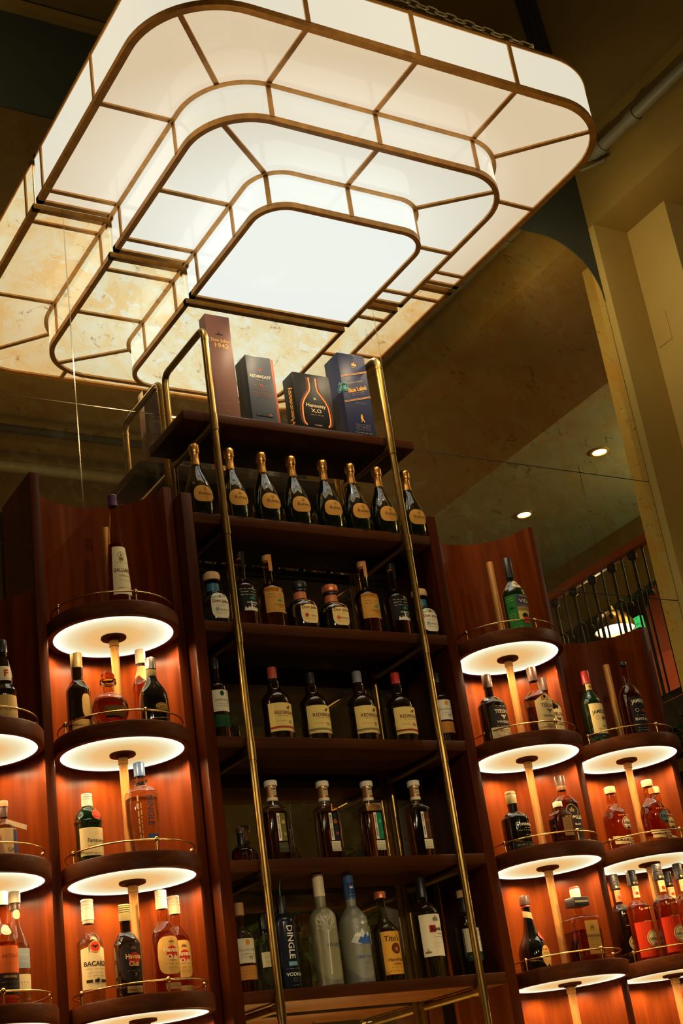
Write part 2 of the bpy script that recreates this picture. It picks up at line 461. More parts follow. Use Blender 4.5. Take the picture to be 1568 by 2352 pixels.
# wall behind and above the mirror, with the arch-cornered opening left to the mirror itself
def mirror_wall():
    r = .36; n = 10
    arc = [(XA-.003-r+r*math.sin(PI/2*k/n), MT-r+r*math.cos(PI/2*k/n)) for k in range(n+1)]
    front = [(-6, 0), (-6, MT)] + arc + [(XA-.003, 0)]
    # upper wall: polygon above the mirror outline
    poly = [(-6, MT), (-6, CZ), (XA, CZ), (XA, MT-r)] + arc[::-1]
    bm = bmesh.new()
    f = bm.faces.new([bm.verts.new((x, -.003, z)) for x, z in poly])
    ex = bmesh.ops.extrude_face_region(bm, geom=[f])
    bmesh.ops.translate(bm, verts=[v for v in ex['geom'] if isinstance(v, bmesh.types.BMVert)], vec=(0, .051, 0))
    bmesh.ops.triangulate(bm, faces=[g for g in bm.faces if len(g.verts) > 4])
    bmesh.ops.recalc_face_normals(bm, faces=bm.faces)
    me = bpy.data.meshes.new('wall_back'); bm.to_mesh(me); bm.free(); me.materials.append(M_TEAL)
    o = bpy.data.objects.new('wall_back', me); COL.objects.link(o); struct(o)
    struct(box('wall_back_core', -6, XA, .05, .1, 0, CZ, M_DARK))
mirror_wall()
# mirror: sheets 1.555 m wide butted together with bevelled edges
mir = thing('antique_mirror', 'large foxed antique mirror covering the wall behind the shelves', 'mirror', (.38, 0, 0))
xs = [-6, -5.0625, -3.5075, -1.9525, -.3975, 1.1575, XA-.004]
zs_ = [.02, .98, 2.90, 3.815, 4.474, MT+.02]
for i in range(len(xs)-1):
    for j in range(len(zs_)-1):
        g = .0022
        x0, x1, z0, z1 = xs[i]+g, xs[i+1]-g, zs_[j]+g, zs_[j+1]-g
        V = [(x0-.38, 0, z0), (x1-.38, 0, z0), (x1-.38, 0, z1), (x0-.38, 0, z1)]
        if j in (1, 2) and False: pass
        V += [(x, .006, z) for x, _, z in V]
        mesh_obj('mirror_panel', V, [(0, 1, 2, 3), (4, 7, 6, 5), (0, 4, 5, 1), (1, 5, 6, 2), (2, 6, 7, 3), (3, 7, 4, 0)], M_MIRROR, mir)
for x in xs[1:-1]:
    box('bevelled_joint', x-.38-.0022, x-.38+.0022, -.0012, .004, .02, MT-.001, M_MIRROR_EDGE, mir)
for z in zs_[1:-1]:
    for i in range(len(xs)-1):
        box('bevelled_joint', xs[i]-.38+.003, xs[i+1]-.38-.003, -.0006, .004, z-.0018, z+.0018, M_MIRROR_EDGE if z > 4 and xs[i] < 1 else M_DARK, mir)
# right side: pilaster steps and the deep beam above them
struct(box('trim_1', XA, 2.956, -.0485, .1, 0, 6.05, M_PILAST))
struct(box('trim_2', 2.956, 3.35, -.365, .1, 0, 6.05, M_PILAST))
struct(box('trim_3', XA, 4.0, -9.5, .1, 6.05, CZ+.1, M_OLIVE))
panel = thing('access_panel', 'small flush access hatch high on the ochre pilaster', 'hatch', (2.956, -.12, 5.37))
box('door_leaf', -.004, 0, -.055, .055, -.09, .09, M_PILAST, panel, .0015)
# gallery on the right, seen only in the mirror
struct(box('ceiling_gallery', 4.0, 8.0, -9.5, .1, 6.2, 6.3, M_GREENC))
struct(box('wall_gallery', 6.06, 6.16, -9.5, .1, 5.595, 6.2, M_OLIVE))
def arch_wall():
    poly = [(-3.75, 3.84)]
    for k in range(13):
        t = k/12
        poly.append((-3.75+.40*(1-math.cos(t*PI/2)), 4.95+.64*math.sin(t*PI/2)))
    poly += [(.1, 5.59), (.1, 3.84)]
    bm = bmesh.new(); f = bm.faces.new([bm.verts.new((6.06, y, z)) for y, z in poly])
    ex = bmesh.ops.extrude_face_region(bm, geom=[f])
    bmesh.ops.translate(bm, verts=[v for v in ex['geom'] if isinstance(v, bmesh.types.BMVert)], vec=(.1, 0, 0))
    bmesh.ops.triangulate(bm, faces=[g for g in bm.faces if len(g.verts) > 4]); bmesh.ops.recalc_face_normals(bm, faces=bm.faces)
    me = bpy.data.meshes.new('wall_gallery_lower'); bm.to_mesh(me); bm.free(); me.materials.append(M_RED)
    o = bpy.data.objects.new('wall_gallery_lower', me); COL.objects.link(o); struct(o)
arch_wall()
struct(box('wall_right', 8.0, 8.1, -9.5, .1, 0, 6.3, M_DARK))
struct(box('wall_gallery_end', 3.36, 8.0, 0, .1, 0, 6.2, M_TEAL))
struct(box('floor_gallery', 4.0, 8.0, -9.5, 0, 3.62, 3.84, M_DARK))
struct(box('wall_under_gallery', 4.3, 4.4, -9.5, 0, 0, 3.62, M_OLIVE))
M_SPOT = glow('downlight_glow', (1, .92, .76, 1), 9)
for (x, y, w) in ((4.87, -2.528, 'nearer the mirror edge'), (4.979, -3.67, 'lower left of the pair')):
    d = thing('downlight', 'recessed round downlight in the olive gallery ceiling, %s' % w, 'light', (x, y, 6.2), 0, 'gallery downlights')
    lathe('bezel', [(.075, 0), (.075, -.008), (.058, -.010), (.056, -.001)], M_PILAST, d, 24)
    lathe('lamp_face', [(0, -.004), (.055, -.004)], M_SPOT, d, 24)
    L = bpy.data.lights.new('downlight_beam', 'SPOT'); L.energy = 40; L.color = (1, .86, .62); L.spot_size = 2.0; L.spot_blend = .7; L.shadow_soft_size = 0
    lo = bpy.data.objects.new('downlight_beam', L); COL.objects.link(lo); lo.parent = d; lo.location = (0, 0, -.03)
dl = thing('downlight', 'added downlight out of view, brightening the rust red gallery wall', 'light', (5.3, -1.3, 6.2), 0, 'gallery downlights')  # added outside the mirror's view to brighten the red wall
lathe('bezel', [(.075, 0), (.075, -.008), (.058, -.010), (.056, -.001)], M_PILAST, dl, 24)
lathe('lamp_face', [(0, -.004), (.055, -.004)], M_SPOT, dl, 24)
_l = bpy.data.lights.new('downlight_beam', 'SPOT'); _l.energy = 150; _l.color = (1, .8, .55); _l.spot_size = 2.4; _l.spot_blend = .7; _l.shadow_soft_size = 0
_o = bpy.data.objects.new('downlight_beam', _l); COL.objects.link(_o); _o.parent = dl; _o.location = (0, 0, -.03)
sc_ = thing('added_uplight', 'added brass uplight on the gallery bulkhead, out of view', 'lamp', (6.03, -1.7, 5.62))  # added unseen, throws light on the gallery ceiling and bulkhead
lathe('cup', [(0, 0), (.03, .01), (.06, .06), (.065, .10), (.06, .10), (.055, .06), (0, .02)], M_BRASS, sc_, 20)
_l = bpy.data.lights.new('uplight_fill', 'POINT'); _l.energy = 45; _l.color = (.95, 1, .62); _l.shadow_soft_size = 0
_o = bpy.data.objects.new('uplight_fill', _l); COL.objects.link(_o); _o.parent = sc_; _o.location = (-.12, 0, .13)
# balustrade
rl = thing('gallery_railing', 'iron gallery balustrade under a reddish wooden handrail, mirrored at right', 'railing', (4.05, 0, 3.84))
box('handrail', -.04, .04, -5.2, -.02, 1.045, 1.105, M_RAILWOOD, rl, .012)
box('base_rail', -.025, .025, -5.2, -.02, .03, .06, M_IRON, rl)
k = 0; y = -.14
b1 = b2 = None
while y > -5.1:
    if k % 2 == 0:
        o = tube('baluster', [(0, 0, .05), (0, 0, 1.05)], .011, M_IRON, rl, 8) if b1 is None else b1.copy()
        if b1 is None:
            b1 = o; hoop = tube('hoop', bend([(0, -.05, .06), (0, -.05, .78), (0, .05, .78), (0, .05, .06)], .045, 6), .007, M_IRON, rl, 6)
            coll = lathe('collar', [(.012, .985), (.03, 1.0), (.034, 1.03), (.02, 1.046)], M_IRON, rl, 10)
            hp, cp = hoop, coll
        else:
            COL.objects.link(o); hp = hoop.copy(); cp = coll.copy(); COL.objects.link(hp); COL.objects.link(cp)
        for q in (o, hp, cp): q.location = (0, y, 0)
    else:
        if b2 is None:
            prof = [(0, .70), (.013, .705), (.017, .72), (.013, .735), (.007, .74), (.012, .78), (.007, .80), (.007, 1.046)]
            b2 = o = lathe('spindle', prof, M_IRON, rl, 8)
        else:
            o = b2.copy(); COL.objects.link(o)
        o.location = (0, y, 0)
    y -= .105; k += 1
pd = thing('pendant_lamp', 'brass dome pendant lamp glowing beyond the gallery railing', 'lamp', (4.85, -2.77, 4.82))
lathe('lamp_shade', [(.155, 0), (.150, .05), (.120, .105), (.07, .14), (.03, .155), (.02, .19), (0, .19)], M_BRASS, pd, 28)
lathe('diffuser', [(0, .012), (.10, .010), (.148, .004)], glow('pendant_glow', (1, .90, .66, 1), 1.6), pd, 28)
tube('cord', [(0, 0, .185), (0, 0, 1.38)], .0022, M_IRON, pd, 6)
_d = bpy.data.lights.new('pendant_bulb', 'POINT'); _d.energy = 14; _d.color = (1, .82, .55); _d.shadow_soft_size = 0
_o = bpy.data.objects.new('pendant_bulb', _d); COL.objects.link(_o); _o.parent = pd; _o.location = (0, 0, -.02)
ex = thing('exit_sign', 'green lit exit sign on the rust red wall behind the gallery railing', 'sign', (6.042, -3.855, 5.240))
box('sign_body', -.03, .015, -.17, .17, 0, .13, glow('exit_green', (.02, .75, .25, 1), .9), ex, .004)
box('sign_panel', -.034, -.0305, -.09, .06, .03, .10, glow('exit_white', (.75, 1, .85, 1), 1.0), ex)
# ceiling services
def pipe(label, pts, r, mat, rad=.08, joints=()):
    p0 = Vector(pts[0])
    t = thing('ceiling_pipe', label, 'pipe', p0)
    tube('pipe_run', bend([Vector(q)-p0 for q in pts], rad), r, mat, t, 14)
    for (a, b) in joints:
        tube('coupling', [Vector(a)-p0, Vector(b)-p0], r*1.22, mat, t, 14)
    return t
pipe('painted conduit pipe running along the ochre beam at upper right', [(2.63, -2.2, 6.36), (2.63, -.22, 6.36), (2.63, -.22, 6.42), (2.63, -.03, 6.42)], .034, M_PIPE, .06,
     [((2.63, -.62, 6.36), (2.63, -.56, 6.36)), ((2.63, -.34, 6.36), (2.63, -.30, 6.36)), ((2.63, -1.1, 6.36), (2.63, -1.04, 6.36))])
pipe('thin bent conduit looping off the painted pipe', [(2.66, -.30, 6.30), (2.66, -.20, 6.33), (2.62, -.14, 6.33)], .008, M_PIPE, .03)
pipe('long horizontal ceiling pipe reflected at left of the mirror', [(-5, -4.25, 6.42), (2.6, -4.25, 6.42)], .045, M_PIPE, .05, [((.6, -4.25, 6.42), (.7, -4.25, 6.42))])
pipe('second thinner ceiling pipe reflected above the long one', [(-5, -3.75, 6.45), (2.6, -3.75, 6.45)], .03, M_DARK, .05)
struct(box('trim_4', -6, XA, -.05, -.003, 6.50, 6.545, M_OLIVE))
cb = thing('cable_bundle', 'dark bundle of cables strung under the ceiling above the lantern', 'cable', (2.0, -.70, 6.55))
for dx in (-.045, 0, .04):
    tube('cable', [(-.55+dx, -.47, 0), (-.1+dx, -.06, -.005), (.35+dx, .34, 0)], .019, M_DARK, cb, 8)

# ================================================================== LANTERN
LC = (.579, 0, 5.083)
lan = thing('ceiling_lantern', 'huge stepped opal glass lantern with bronze frame hanging above the bar', 'chandelier', LC)
YK = -.043
def rpath(l, r, f, rad, off, n=16):
    """front-rounded outline from the back left round to the back right; off pushes it outwards"""
    P = [(l-off, YK+.0255)]
    for k in range(n+1):
        a = PI/2*k/n
        P.append((l+rad-(rad+off)*math.cos(a), f+rad-(rad+off)*math.sin(a)))
    for k in range(n+1):
        a = PI/2*k/n
        P.append((r-rad+(rad+off)*math.sin(a), f+rad-(rad+off)*math.cos(a)))
    P.append((r+off, YK+.0255))
    return P
class Path:
    def __init__(s, P):
        s.P = np.array(P); d = np.linalg.norm(np.diff(s.P, axis=0), axis=1); s.S = np.r_[0, np.cumsum(d)]
    def at(s, t): return (float(np.interp(t, s.S, s.P[:, 0])), float(np.interp(t, s.S, s.P[:, 1])))
    def near(s, x, y):
        ts = np.linspace(0, s.S[-1], 4000); q = np.c_[np.interp(ts, s.S, s.P[:, 0]), np.interp(ts, s.S, s.P[:, 1])]
        return float(ts[np.argmin(((q-np.array([x, y]))**2).sum(1))])
    def seg(s, a, b, n=None):
        ins = [t for t in s.S if a+1e-4 < t < b-1e-4]
        return [s.at(t) for t in [a]+ins+[b]]
    def segn(s, a, b, n): return [s.at(a+(b-a)*k/n) for k in range(n+1)]
def sub(v): return (v[0]-LC[0], v[1]-LC[1], v[2]-LC[2])
def strip(name, pts, z0, z1, mat):
    V = [sub((x, y, z)) for x, y in pts for z in (z0, z1)]
    Fc = [(2*i, 2*i+2, 2*i+3, 2*i+1) for i in range(len(pts)-1)]
    return mesh_obj(name, V, Fc, mat, lan, True, 35)
def band(name, A, B, z0, z1, mat):
    # rectangular bar between two outlines
    n = len(A); V = []
    for (a, b) in zip(A, B): V += [sub((a[0], a[1], z0)), sub((a[0], a[1], z1)), sub((b[0], b[1], z1)), sub((b[0], b[1], z0))]
    Fc = []
    for i in range(n-1):
        for k in range(4):
            k2 = (k+1) % 4; Fc.append((4*i+k, 4*i+k2, 4*i+4+k2, 4*i+4+k))
    Fc += [(0, 1, 2, 3), (4*n-4, 4*n-1, 4*n-2, 4*n-3)]
    return mesh_obj(name, V, Fc, mat, lan, True, 35)
T = [dict(l=-.4925, r=1.6503, f=-1.363, rad=.33, z=5.4343, top=5.69, bw=.030),
     dict(l=-.1587, r=1.2949, f=-1.0202, rad=.25, z=5.2563, top=5.4343, bw=.024),
     dict(l=.1857, r=.9677, f=-.7496, rad=.13, z=5.083, top=5.2563, bw=.022)]
for i, t in enumerate(T):
    R_ = lambda off: rpath(t['l'], t['r'], t['f'], t['rad'], off)
    t['in'] = Path(R_(0)); t['face'] = Path(R_(t['bw']-.004)); t['out'] = Path(R_(t['bw']))
    z, top, bw = t['z'], t['top'], t['bw']
    band('lower_frame_bar', R_(0), R_(bw), z, z+.026, M_BRONZE)
    if i == 0: band('upper_frame_bar', R_(0), R_(bw), top-.022, top, M_BRONZE)
    else: band('upper_frame_bar', R_(.0), R_(bw+.016), top-.007, top+.0, M_BRONZE)
    # back bar against the mirror
    for nm, za, zb in (('lower_frame_bar', z, z+.026), ('upper_frame_bar', top-.02, top-.004)):
        V = boxv(t['l']-bw, t['r']+bw, YK, YK+.026, za, zb)
        mesh_obj(nm, [sub(v) for v in V], BOXF, M_BRONZE, lan)
    V = boxv(t['l']-bw*.5, t['r']+bw*.5, YK+.006, YK+.02, z+.026, top-.02)
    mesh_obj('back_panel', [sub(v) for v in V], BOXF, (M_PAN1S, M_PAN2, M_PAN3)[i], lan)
diag = lambda t, s: ((t['l']+t['rad']*(1-.7071)) if s < 0 else (t['r']-t['rad']*(1-.7071)), t['f']+t['rad']*(1-.7071))
sp1 = [(-.6, -.115), (-.6, -.707), diag(T[0], -1), (.084, -2), (.585, -2), (1.08, -2), diag(T[0], 1), (2, -.707), (2, -.115)]
sp2 = [(-.6, -.121), (-.6, -.484), diag(T[1], -1), (.578, -2), diag(T[1], 1), (2, -.484), (2, -.121)]
def ring(ti, to, sp, z, mat):
    """flat ring of panes between tier outline ti['in'] and the next tier's outer outline"""
    o_, n_ = ti['in'], Path(rpath(to['l'], to['r'], to['f'], to['rad'], to['bw']-.004))
    bo, bi = [0.0], [0.0]
    for q in sp:
        if abs(q[0]) < 1.9 and abs(q[1]) < 1.9 and not (q[0] == -.6):  # corner spokes
            d = diag(to, -1 if q[0] < .5 else 1)
            bo.append(o_.near(*q)); bi.append(n_.near(*d))
        elif q[1] == -2: bo.append(o_.near(q[0], ti['f'])); bi.append(n_.near(q[0], to['f']))
        else:
            x = ti['l'] if q[0] < 0 else ti['r']; x2 = to['l'] if q[0] < 0 else to['r']
            bo.append(o_.near(x, q[1])); bi.append(n_.near(x2, q[1]))
    bo.append(o_.S[-1]); bi.append(n_.S[-1])
    for k in range(len(bo)-1):
        A = o_.segn(bo[k], bo[k+1], 12); B = n_.segn(bi[k], bi[k+1], 12)
        V = [sub((x, y, z+.010)) for x, y in A] + [sub((x, y, z+.010)) for x, y in B]
        mesh_obj('glass_panel', V, [(i, i+1, 14+i, 13+i) for i in range(12)], mat, lan)
    for k in range(1, len(bo)-1):
        a, b = np.array(o_.at(bo[k])), np.array(n_.at(bi[k])); d = (b-a)/np.linalg.norm(b-a); nn = np.array([-d[1], d[0]])*.0105
        V = [sub((p[0], p[1], zz)) for p in (a-nn-d*.006, a+nn-d*.006, b+nn, b-nn) for zz in (z+.001, z+.012)]
        mesh_obj('spoke_bar', V, [(0, 2, 4, 6), (1, 7, 5, 3), (0, 1, 3, 2), (2, 3, 5, 4), (4, 5, 7, 6), (6, 7, 1, 0)], M_BRONZE, lan)
    return bi
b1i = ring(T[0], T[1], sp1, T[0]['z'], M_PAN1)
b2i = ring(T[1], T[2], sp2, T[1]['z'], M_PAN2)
def sides(t, breaks, mat, skip=()):
    p = t['face']
    bs = [0.0] + breaks + [p.S[-1]]
    for a, b in zip(bs[:-1], bs[1:]):
        strip('side_panel', p.seg(a, b), t['z']+.022, t['top']-.004, mat)
    for s in breaks:
        q0, q1 = np.array(p.at(s-.010)), np.array(p.at(s+.010)); d = (q1-q0)/np.linalg.norm(q1-q0); nn = np.array([d[1], -d[0]])
        if np.dot(nn, (np.array(p.at(s))-np.array([.58, -.4]))) < 0: nn = -nn
        V = [sub((p_[0], p_[1], zz)) for p_ in (q0-nn*.004, q1-nn*.004, q1+nn*.006, q0+nn*.006) for zz in (t['z']+.02, t['top']-.005)]
        mesh_obj('mullion', V, [(0, 2, 4, 6), (1, 7, 5, 3), (0, 1, 3, 2), (2, 3, 5, 4), (4, 5, 7, 6), (6, 7, 1, 0)], M_BRONZE, lan)
f0 = T[0]['face']
sides(T[0], [f0.near(-.52, -.105), f0.near(-.52, -.71), f0.near(.084, -1.39), f0.near(.585, -1.39), f0.near(1.078, -1.39), f0.near(1.68, -.71), f0.near(1.68, -.105)], M_PAN1S)
f1 = T[1]['face']
sides(T[1], [f1.near(-.18, -.115), f1.near(-.18, -.707), f1.near(.084, -1.04), f1.near(.585, -1.04), f1.near(1.08, -1.04), f1.near(1.32, -.707), f1.near(1.32, -.115)], M_PAN2)
f2 = T[2]['face']
sides(T[2], [f2.near(.16, -.121), f2.near(.16, -.484), f2.near(*diag(T[2], -1)), f2.near(.578, -.77), f2.near(*diag(T[2], 1)), f2.near(1.0, -.484), f2.near(1.0, -.121)], M_PAN3)
P3 = T[2]['in'].P
mesh_obj('glass_panel', [sub((x, y, T[2]['z']+.010)) for x, y in P3], [tuple(range(len(P3)))], M_PAN3, lan)
P0 = T[0]['out'].P
mesh_obj('top_cover', [sub((x, y, z)) for z in (5.684, 5.689) for x, y in P0],
         [tuple(range(len(P0))), tuple(range(2*len(P0)-1, len(P0)-1, -1))] + [(i, i+1, len(P0)+i+1, len(P0)+i) for i in range(len(P0)-1)], M_DARK, lan)
# unseen spots and points added around the lantern, boosting its light on the room
def lantern_fills(power):
    spots = [(x, y, 4.80, 0, 14.0) for x in (.33, .82) for y in (-.60, -.34)]
    spots += [(x, y, 5.05, 0, 12.0) for x, y in ((-.12, -.62), (1.28, -.62), (.25, -1.10), (.90, -1.10))]
    spots += [(x, y, 5.56, k, w) for x, y, k, w in ((-.85, -.55, 1, 14), (2.0, -.26, 2, 8), (2.0, -.46, 2, 8), (.2, -1.75, 3, 14), (1.0, -1.75, 3, 14), (-1.25, -.85, 4, 8), (.58, -2.1, 4, 7))]
    for x, y, z, a, w in spots:
        d = bpy.data.lights.new('lantern_lamp', 'SPOT' if a < 4 else 'POINT'); d.energy = w*power; d.color = (1, .78, .46); d.shadow_soft_size = 0.0
        if a < 4: d.spot_size = math.radians(172); d.spot_blend = 1.0
        o = bpy.data.objects.new('lantern_lamp', d); COL.objects.link(o); o.parent = lan; o.location = sub((x, y, z))
        o.rotation_euler = {0: (0, 0, 0), 1: (0, PI/2, 0), 2: (0, -PI/2, 0), 3: (-PI/2, 0, 0), 4: (0, 0, 0)}[a]
lantern_fills(1.0)
# chain from the lantern's front right corner up to the ceiling
def chain():
    a, b = Vector((1.25, -1.345, 5.735)), Vector((.60, -1.06, 6.58))
    # lies nearly level in the picture: strung from the rim towards the middle of the ceiling
    b = Vector((.62, -1.02, 6.18))
    t = thing('suspension_chain', 'pale brass chain running up from the lantern rim', 'chain', a)
    lathe('eye_bolt', [(.012, -.045), (.012, -.03), (.006, -.03), (.006, 0), (0, 0)], M_CHAIN, t, 12)
    ring_ = tube('eye_ring', [(.0, .014*math.cos(2*PI*k/16), .012+.014*math.sin(2*PI*k/16)) for k in range(16)], .004, M_CHAIN, t, 6, True)
    d = (b-a); L = d.length; pitch = .044; n = int(L/pitch); base = None
    q = d.to_track_quat('X', 'Z')
    for i in range(n):
        if base is None:
            pts = []
            for k in range(20):
                th = 2*PI*k/20; cx = .014 if math.cos(th) > 0 else -.014
                pts.append((cx+.0135*math.cos(th), .0135*math.sin(th), 0))
            base = o = tube('chain_link', pts, .0036, M_CHAIN, t, 6, True)
        else:
            o = base.copy(); COL.objects.link(o)
        o.location = d.normalized()*(pitch*(i+.6)) + Vector((0, 0, .012)); o.rotation_mode = 'QUATERNION'
        o.rotation_quaternion = q @ Matrix.Rotation(PI/2*(i % 2)+.4, 3, 'X').to_quaternion()
chain()

# fill spotlights added behind the camera to brighten bottle fronts and labels
for wh, x, tx, tz, w in (('left', -2.9, -.7, 2.9, 165), ('middle', -1.0, .42, 3.2, 190), ('right', .9, 1.6, 2.8, 180)):
    a = Vector((x, -6.6, 4.3)); q = (Vector((tx, -.4, tz))-a).normalized()
    t = thing('fill_spotlight', 'added black fill spotlight hung out of view, aimed at the %s of the bar' % wh, 'light', (x, -6.6, 4.3), 0, 'added fill spotlights')
    can = lathe('lamp_can', [(0, -.10), (.045, -.10), (.05, -.09), (.05, .06), (.044, .062), (.042, .03), (0, .028)], M_IRON, t, 20)
    can.rotation_mode = 'QUATERNION'; can.rotation_quaternion = q.to_track_quat('Z', 'Y')
    tube('stem', [(0, 0, .05), (0, 0, 2.30)], .012, M_IRON, t, 10)
    d = bpy.data.lights.new('fill_beam', 'SPOT'); d.energy = w; d.color = (1, .80, .50); d.spot_size = math.radians(33); d.spot_blend = .6; d.shadow_soft_size = 0
    o = bpy.data.objects.new('fill_beam', d); COL.objects.link(o); o.parent = t; o.location = q*.07
    o.rotation_mode = 'QUATERNION'; o.rotation_quaternion = q.to_track_quat('-Z', 'Y')
# ================================================================== SHELVING TOWER
TOPZ = 3.91
sh = thing('shelving_tower', 'tall open bar shelving with dark boards and a brass tube frame', 'shelves', (.424, -.2, 1.01))
def L(x, y, z): return (x-.424, y+.2, z-1.01)
def lbox(name, x0, x1, y0, y1, z0, z1, mat, parent=sh, bev=.002):
    return box(name, x0-.424, x1-.424, y0+.2, y1+.2, z0-1.01, z1-1.01, mat, parent, bev)
lbox('side_panel', -.163, -.118, -.397, -.055, 1.01, TOPZ, M_STILE)
lbox('side_panel', .9655, 1.012, -.397, -.055, 1.01, TOPZ, M_STILE)
SHZ = [3.831, 3.3891, 2.9463, 2.5029, 2.064]
for z in SHZ: lbox('shelf', -.1175, .965, -.3965, -.0555, z-.042, z, M_MAHOGX, sh, .0025)
lbox('shelf', -.1165, .9661, -.397, -.0555, 4.2779-.041, 4.2779, M_MAHOGX, sh, .0025)
PT = 4.655; YP, YB = -.4399+.016, -.0286
YP = -.4265
for x in (0.0, .828):
    tube('frame_tube', [L(*p) for p in bend([(x, YP, 1.3), (x, YP, PT), (x, YB, PT), (x, YB, 1.3)], .045, 6)], .0145, M_BRASS, sh, 16)
    for z in [4.2779-.06] + [s-.062 for s in SHZ]:
        tube('cross_tube', [L(x, YP, z), L(x, YB, z)], .0135, M_BRASS, sh, 12)
        tube('tee_collar', [L(x, YP, z-.036), L(x, YP, z+.036)], .0168, M_BRASS, sh, 16)
        tube('tee_socket', [L(x, YP, z), L(x, YP+.040, z)], .0165, M_BRASS, sh, 12)
    for z in (PT-.046,):
        tube('elbow_collar', [L(x, YP, z-.014), L(x, YP, z)], .0160, M_BRASS, sh, 16)

# ================================================================== ROUND-TRAY DISPLAY COLUMNS
TZ = [3.3242, 2.8919, 2.4516, 2.0079]
TY = -.3327
RN = .248
def half_shell(name, h, parent):
    n = 28; V, Fc = [], []
    for k in range(n+1):
        a = PI*k/n
        for r in (RN, RN+.012):
            x, y = r*math.cos(a), r*math.sin(a)
            V += [(x, y, 0), (x, y, h)]
    for k in range(n):
        i = 4*k; j = i+4
        Fc += [(i, i+1, j+1, j), (i+2, j+2, j+3, i+3), (i+1, i+3, j+3, j+1), (i, j, j+2, i+2)]
    Fc += [(0, 2, 3, 1), (4*n, 4*n+1, 4*n+3, 4*n+2)]
    return mesh_obj(name, V, Fc, M_MAHOG, parent, True, 40)
_tray_src = []
def make_tray(root, z):
    if not _tray_src:
        rim = lathe('tray', [(.2144, .004), (.2145, 0), (.233, 0), (.236, .003), (.236, .050), (.233, .055), (.20, .055), (.0, .055)], M_RIM, root, 72, (0, 0, z))
        pan = lathe('light_panel', [(.0455, .003), (.2143, .003)], M_TRAY, rim, 72)
        fl = lathe('flange', [(.0452, .004), (.046, -.003), (.043, -.006), (.026, -.007), (.024, -.012), (.0150, -.012)], M_RIM, rim, 40)
        co = lathe('collar', [(.0152, -.011), (.0175, -.012), (.0175, -.034), (.0152, -.035)], M_POLE, rim, 24)
        ra = tube('rail', [(.217*math.cos(2*PI*k/72), .217*math.sin(2*PI*k/72), .093) for k in range(72)], .0030, M_RAIL, rim, 8, True)
        posts = []
        for a in (-171, -89, -8, 91):
            x, y = .217*math.cos(math.radians(a)), .217*math.sin(math.radians(a))
            posts.append(lathe('rail_post', [(.0036, .053), (.0033, .083), (.0050, .0845), (.0075, .089), (.0082, .0935), (.0070, .0985), (.004, .1015), (0, .1025)], M_RAIL, rim, 12, (x, y, 0)))
        lamps = []
        for a in (-120, -60, 0, 45, 90, 135, 180):  # added spots below the disc, extra light for the curved wood
            d = bpy.data.lights.new('rim_fill', 'SPOT'); d.energy = TRAY_FILL; d.color = (1, .66, .33); d.spot_size = math.radians(176); d.spot_blend = 1.0; d.shadow_soft_size = 0
            o = bpy.data.objects.new('rim_fill', d); COL.objects.link(o); o.parent = rim; o.location = (.19*math.cos(math.radians(a)), .19*math.sin(math.radians(a)), -.012); lamps.append(o)
        _tray_src.append([rim, pan, fl, co, ra] + posts + lamps); return
    src = _tray_src[0]
    r = src[0].copy(); COL.objects.link(r); r.parent = root; r.location = (0, 0, z)
    for s in src[1:]:
        c = s.copy(); COL.objects.link(c); c.parent = r
def column(label, cx, top, trays, poletop, left, right):
    t = thing('display_column', label, 'display stand', (cx, TY, 0), 0, 'curved bottle display columns')
    half_shell('curved_back', top, t)
    if left:
        box('stile', -RN-.035, -RN, -.003, .03, 0, top, M_STILE, t, .0015)
        box('side_panel', -RN-.035, -RN, .03, .315, 0, top, M_MAHOG, t)
    if right: box('stile', RN, RN+.035, -.003, .315, 0, top, M_STILE, t, .0015)
    tube('centre_pole', [(0, 0, .9), (0, 0, poletop)], .0150, M_POLE, t, 20)
    for k in trays: make_tray(t, TZ[k])
column('curved mahogany display column left of the shelves, four lit trays', -.454, 3.957, (0, 1, 2, 3), 3.757, True, True)
column('curved mahogany display column just right of the shelves, four lit trays', 1.3036, 3.957, (0, 1, 2, 3), 3.764, True, True)
column('lower curved display column cut by the left picture edge', -.985, 3.513, (1, 2, 3), 3.32, True, False)
column('lower curved display column at far right, three lit trays', 1.8346, 3.513, (1, 2, 3), 3.32, False, True)
# back counter under the tower with its warm strip light (lights the underside of the low shelves)
ct = thing('back_counter', 'dark back bar counter below the lowest shelf', 'counter', (.42, -.25, 0))
box('cabinet', -.565, .58, -.14, .19, 0, .98, M_MAHOGX, ct, .004)
box('worktop', -.583, .592, -.20, .20, .98, 1.01, M_MAHOGX, ct, .004)
ls = thing('strip_light', 'warm strip light lying on the back counter', 'light', (.42, -.12, 1.01))
box('housing', -.48, .48, -.012, .012, 0, .012, M_BRASS, ls)
box('lamp_face', -.475, .475, -.010, .010, .0122, .016, glow('strip_glow', (1, .72, .24, 1), 480), ls)

br = thing('bar_counter', 'long dark front bar counter facing the bottle shelves', 'counter', (.4, -1.45, 0))
box('bar_front', -2.4, 2.4, -.22, .10, 0, .95, M_MAHOGX, br, .004)
box('bar_top', -2.45, 2.45, -.30, .16, .95, .99, M_MAHOGX, br, .006)
l2 = thing('strip_light', 'warm strip light added along the inner edge of the bar top', 'light', (.42, -1.33, .99))  # added below the view to brighten the shelf undersides
box('housing', -1.0, 1.0, -.015, .015, 0, .012, M_BRASS, l2)
box('lamp_face', -.99, .99, -.012, .012, .0122, .016, glow('bar_fill_glow', (1, .70, .25, 1), 75), l2)

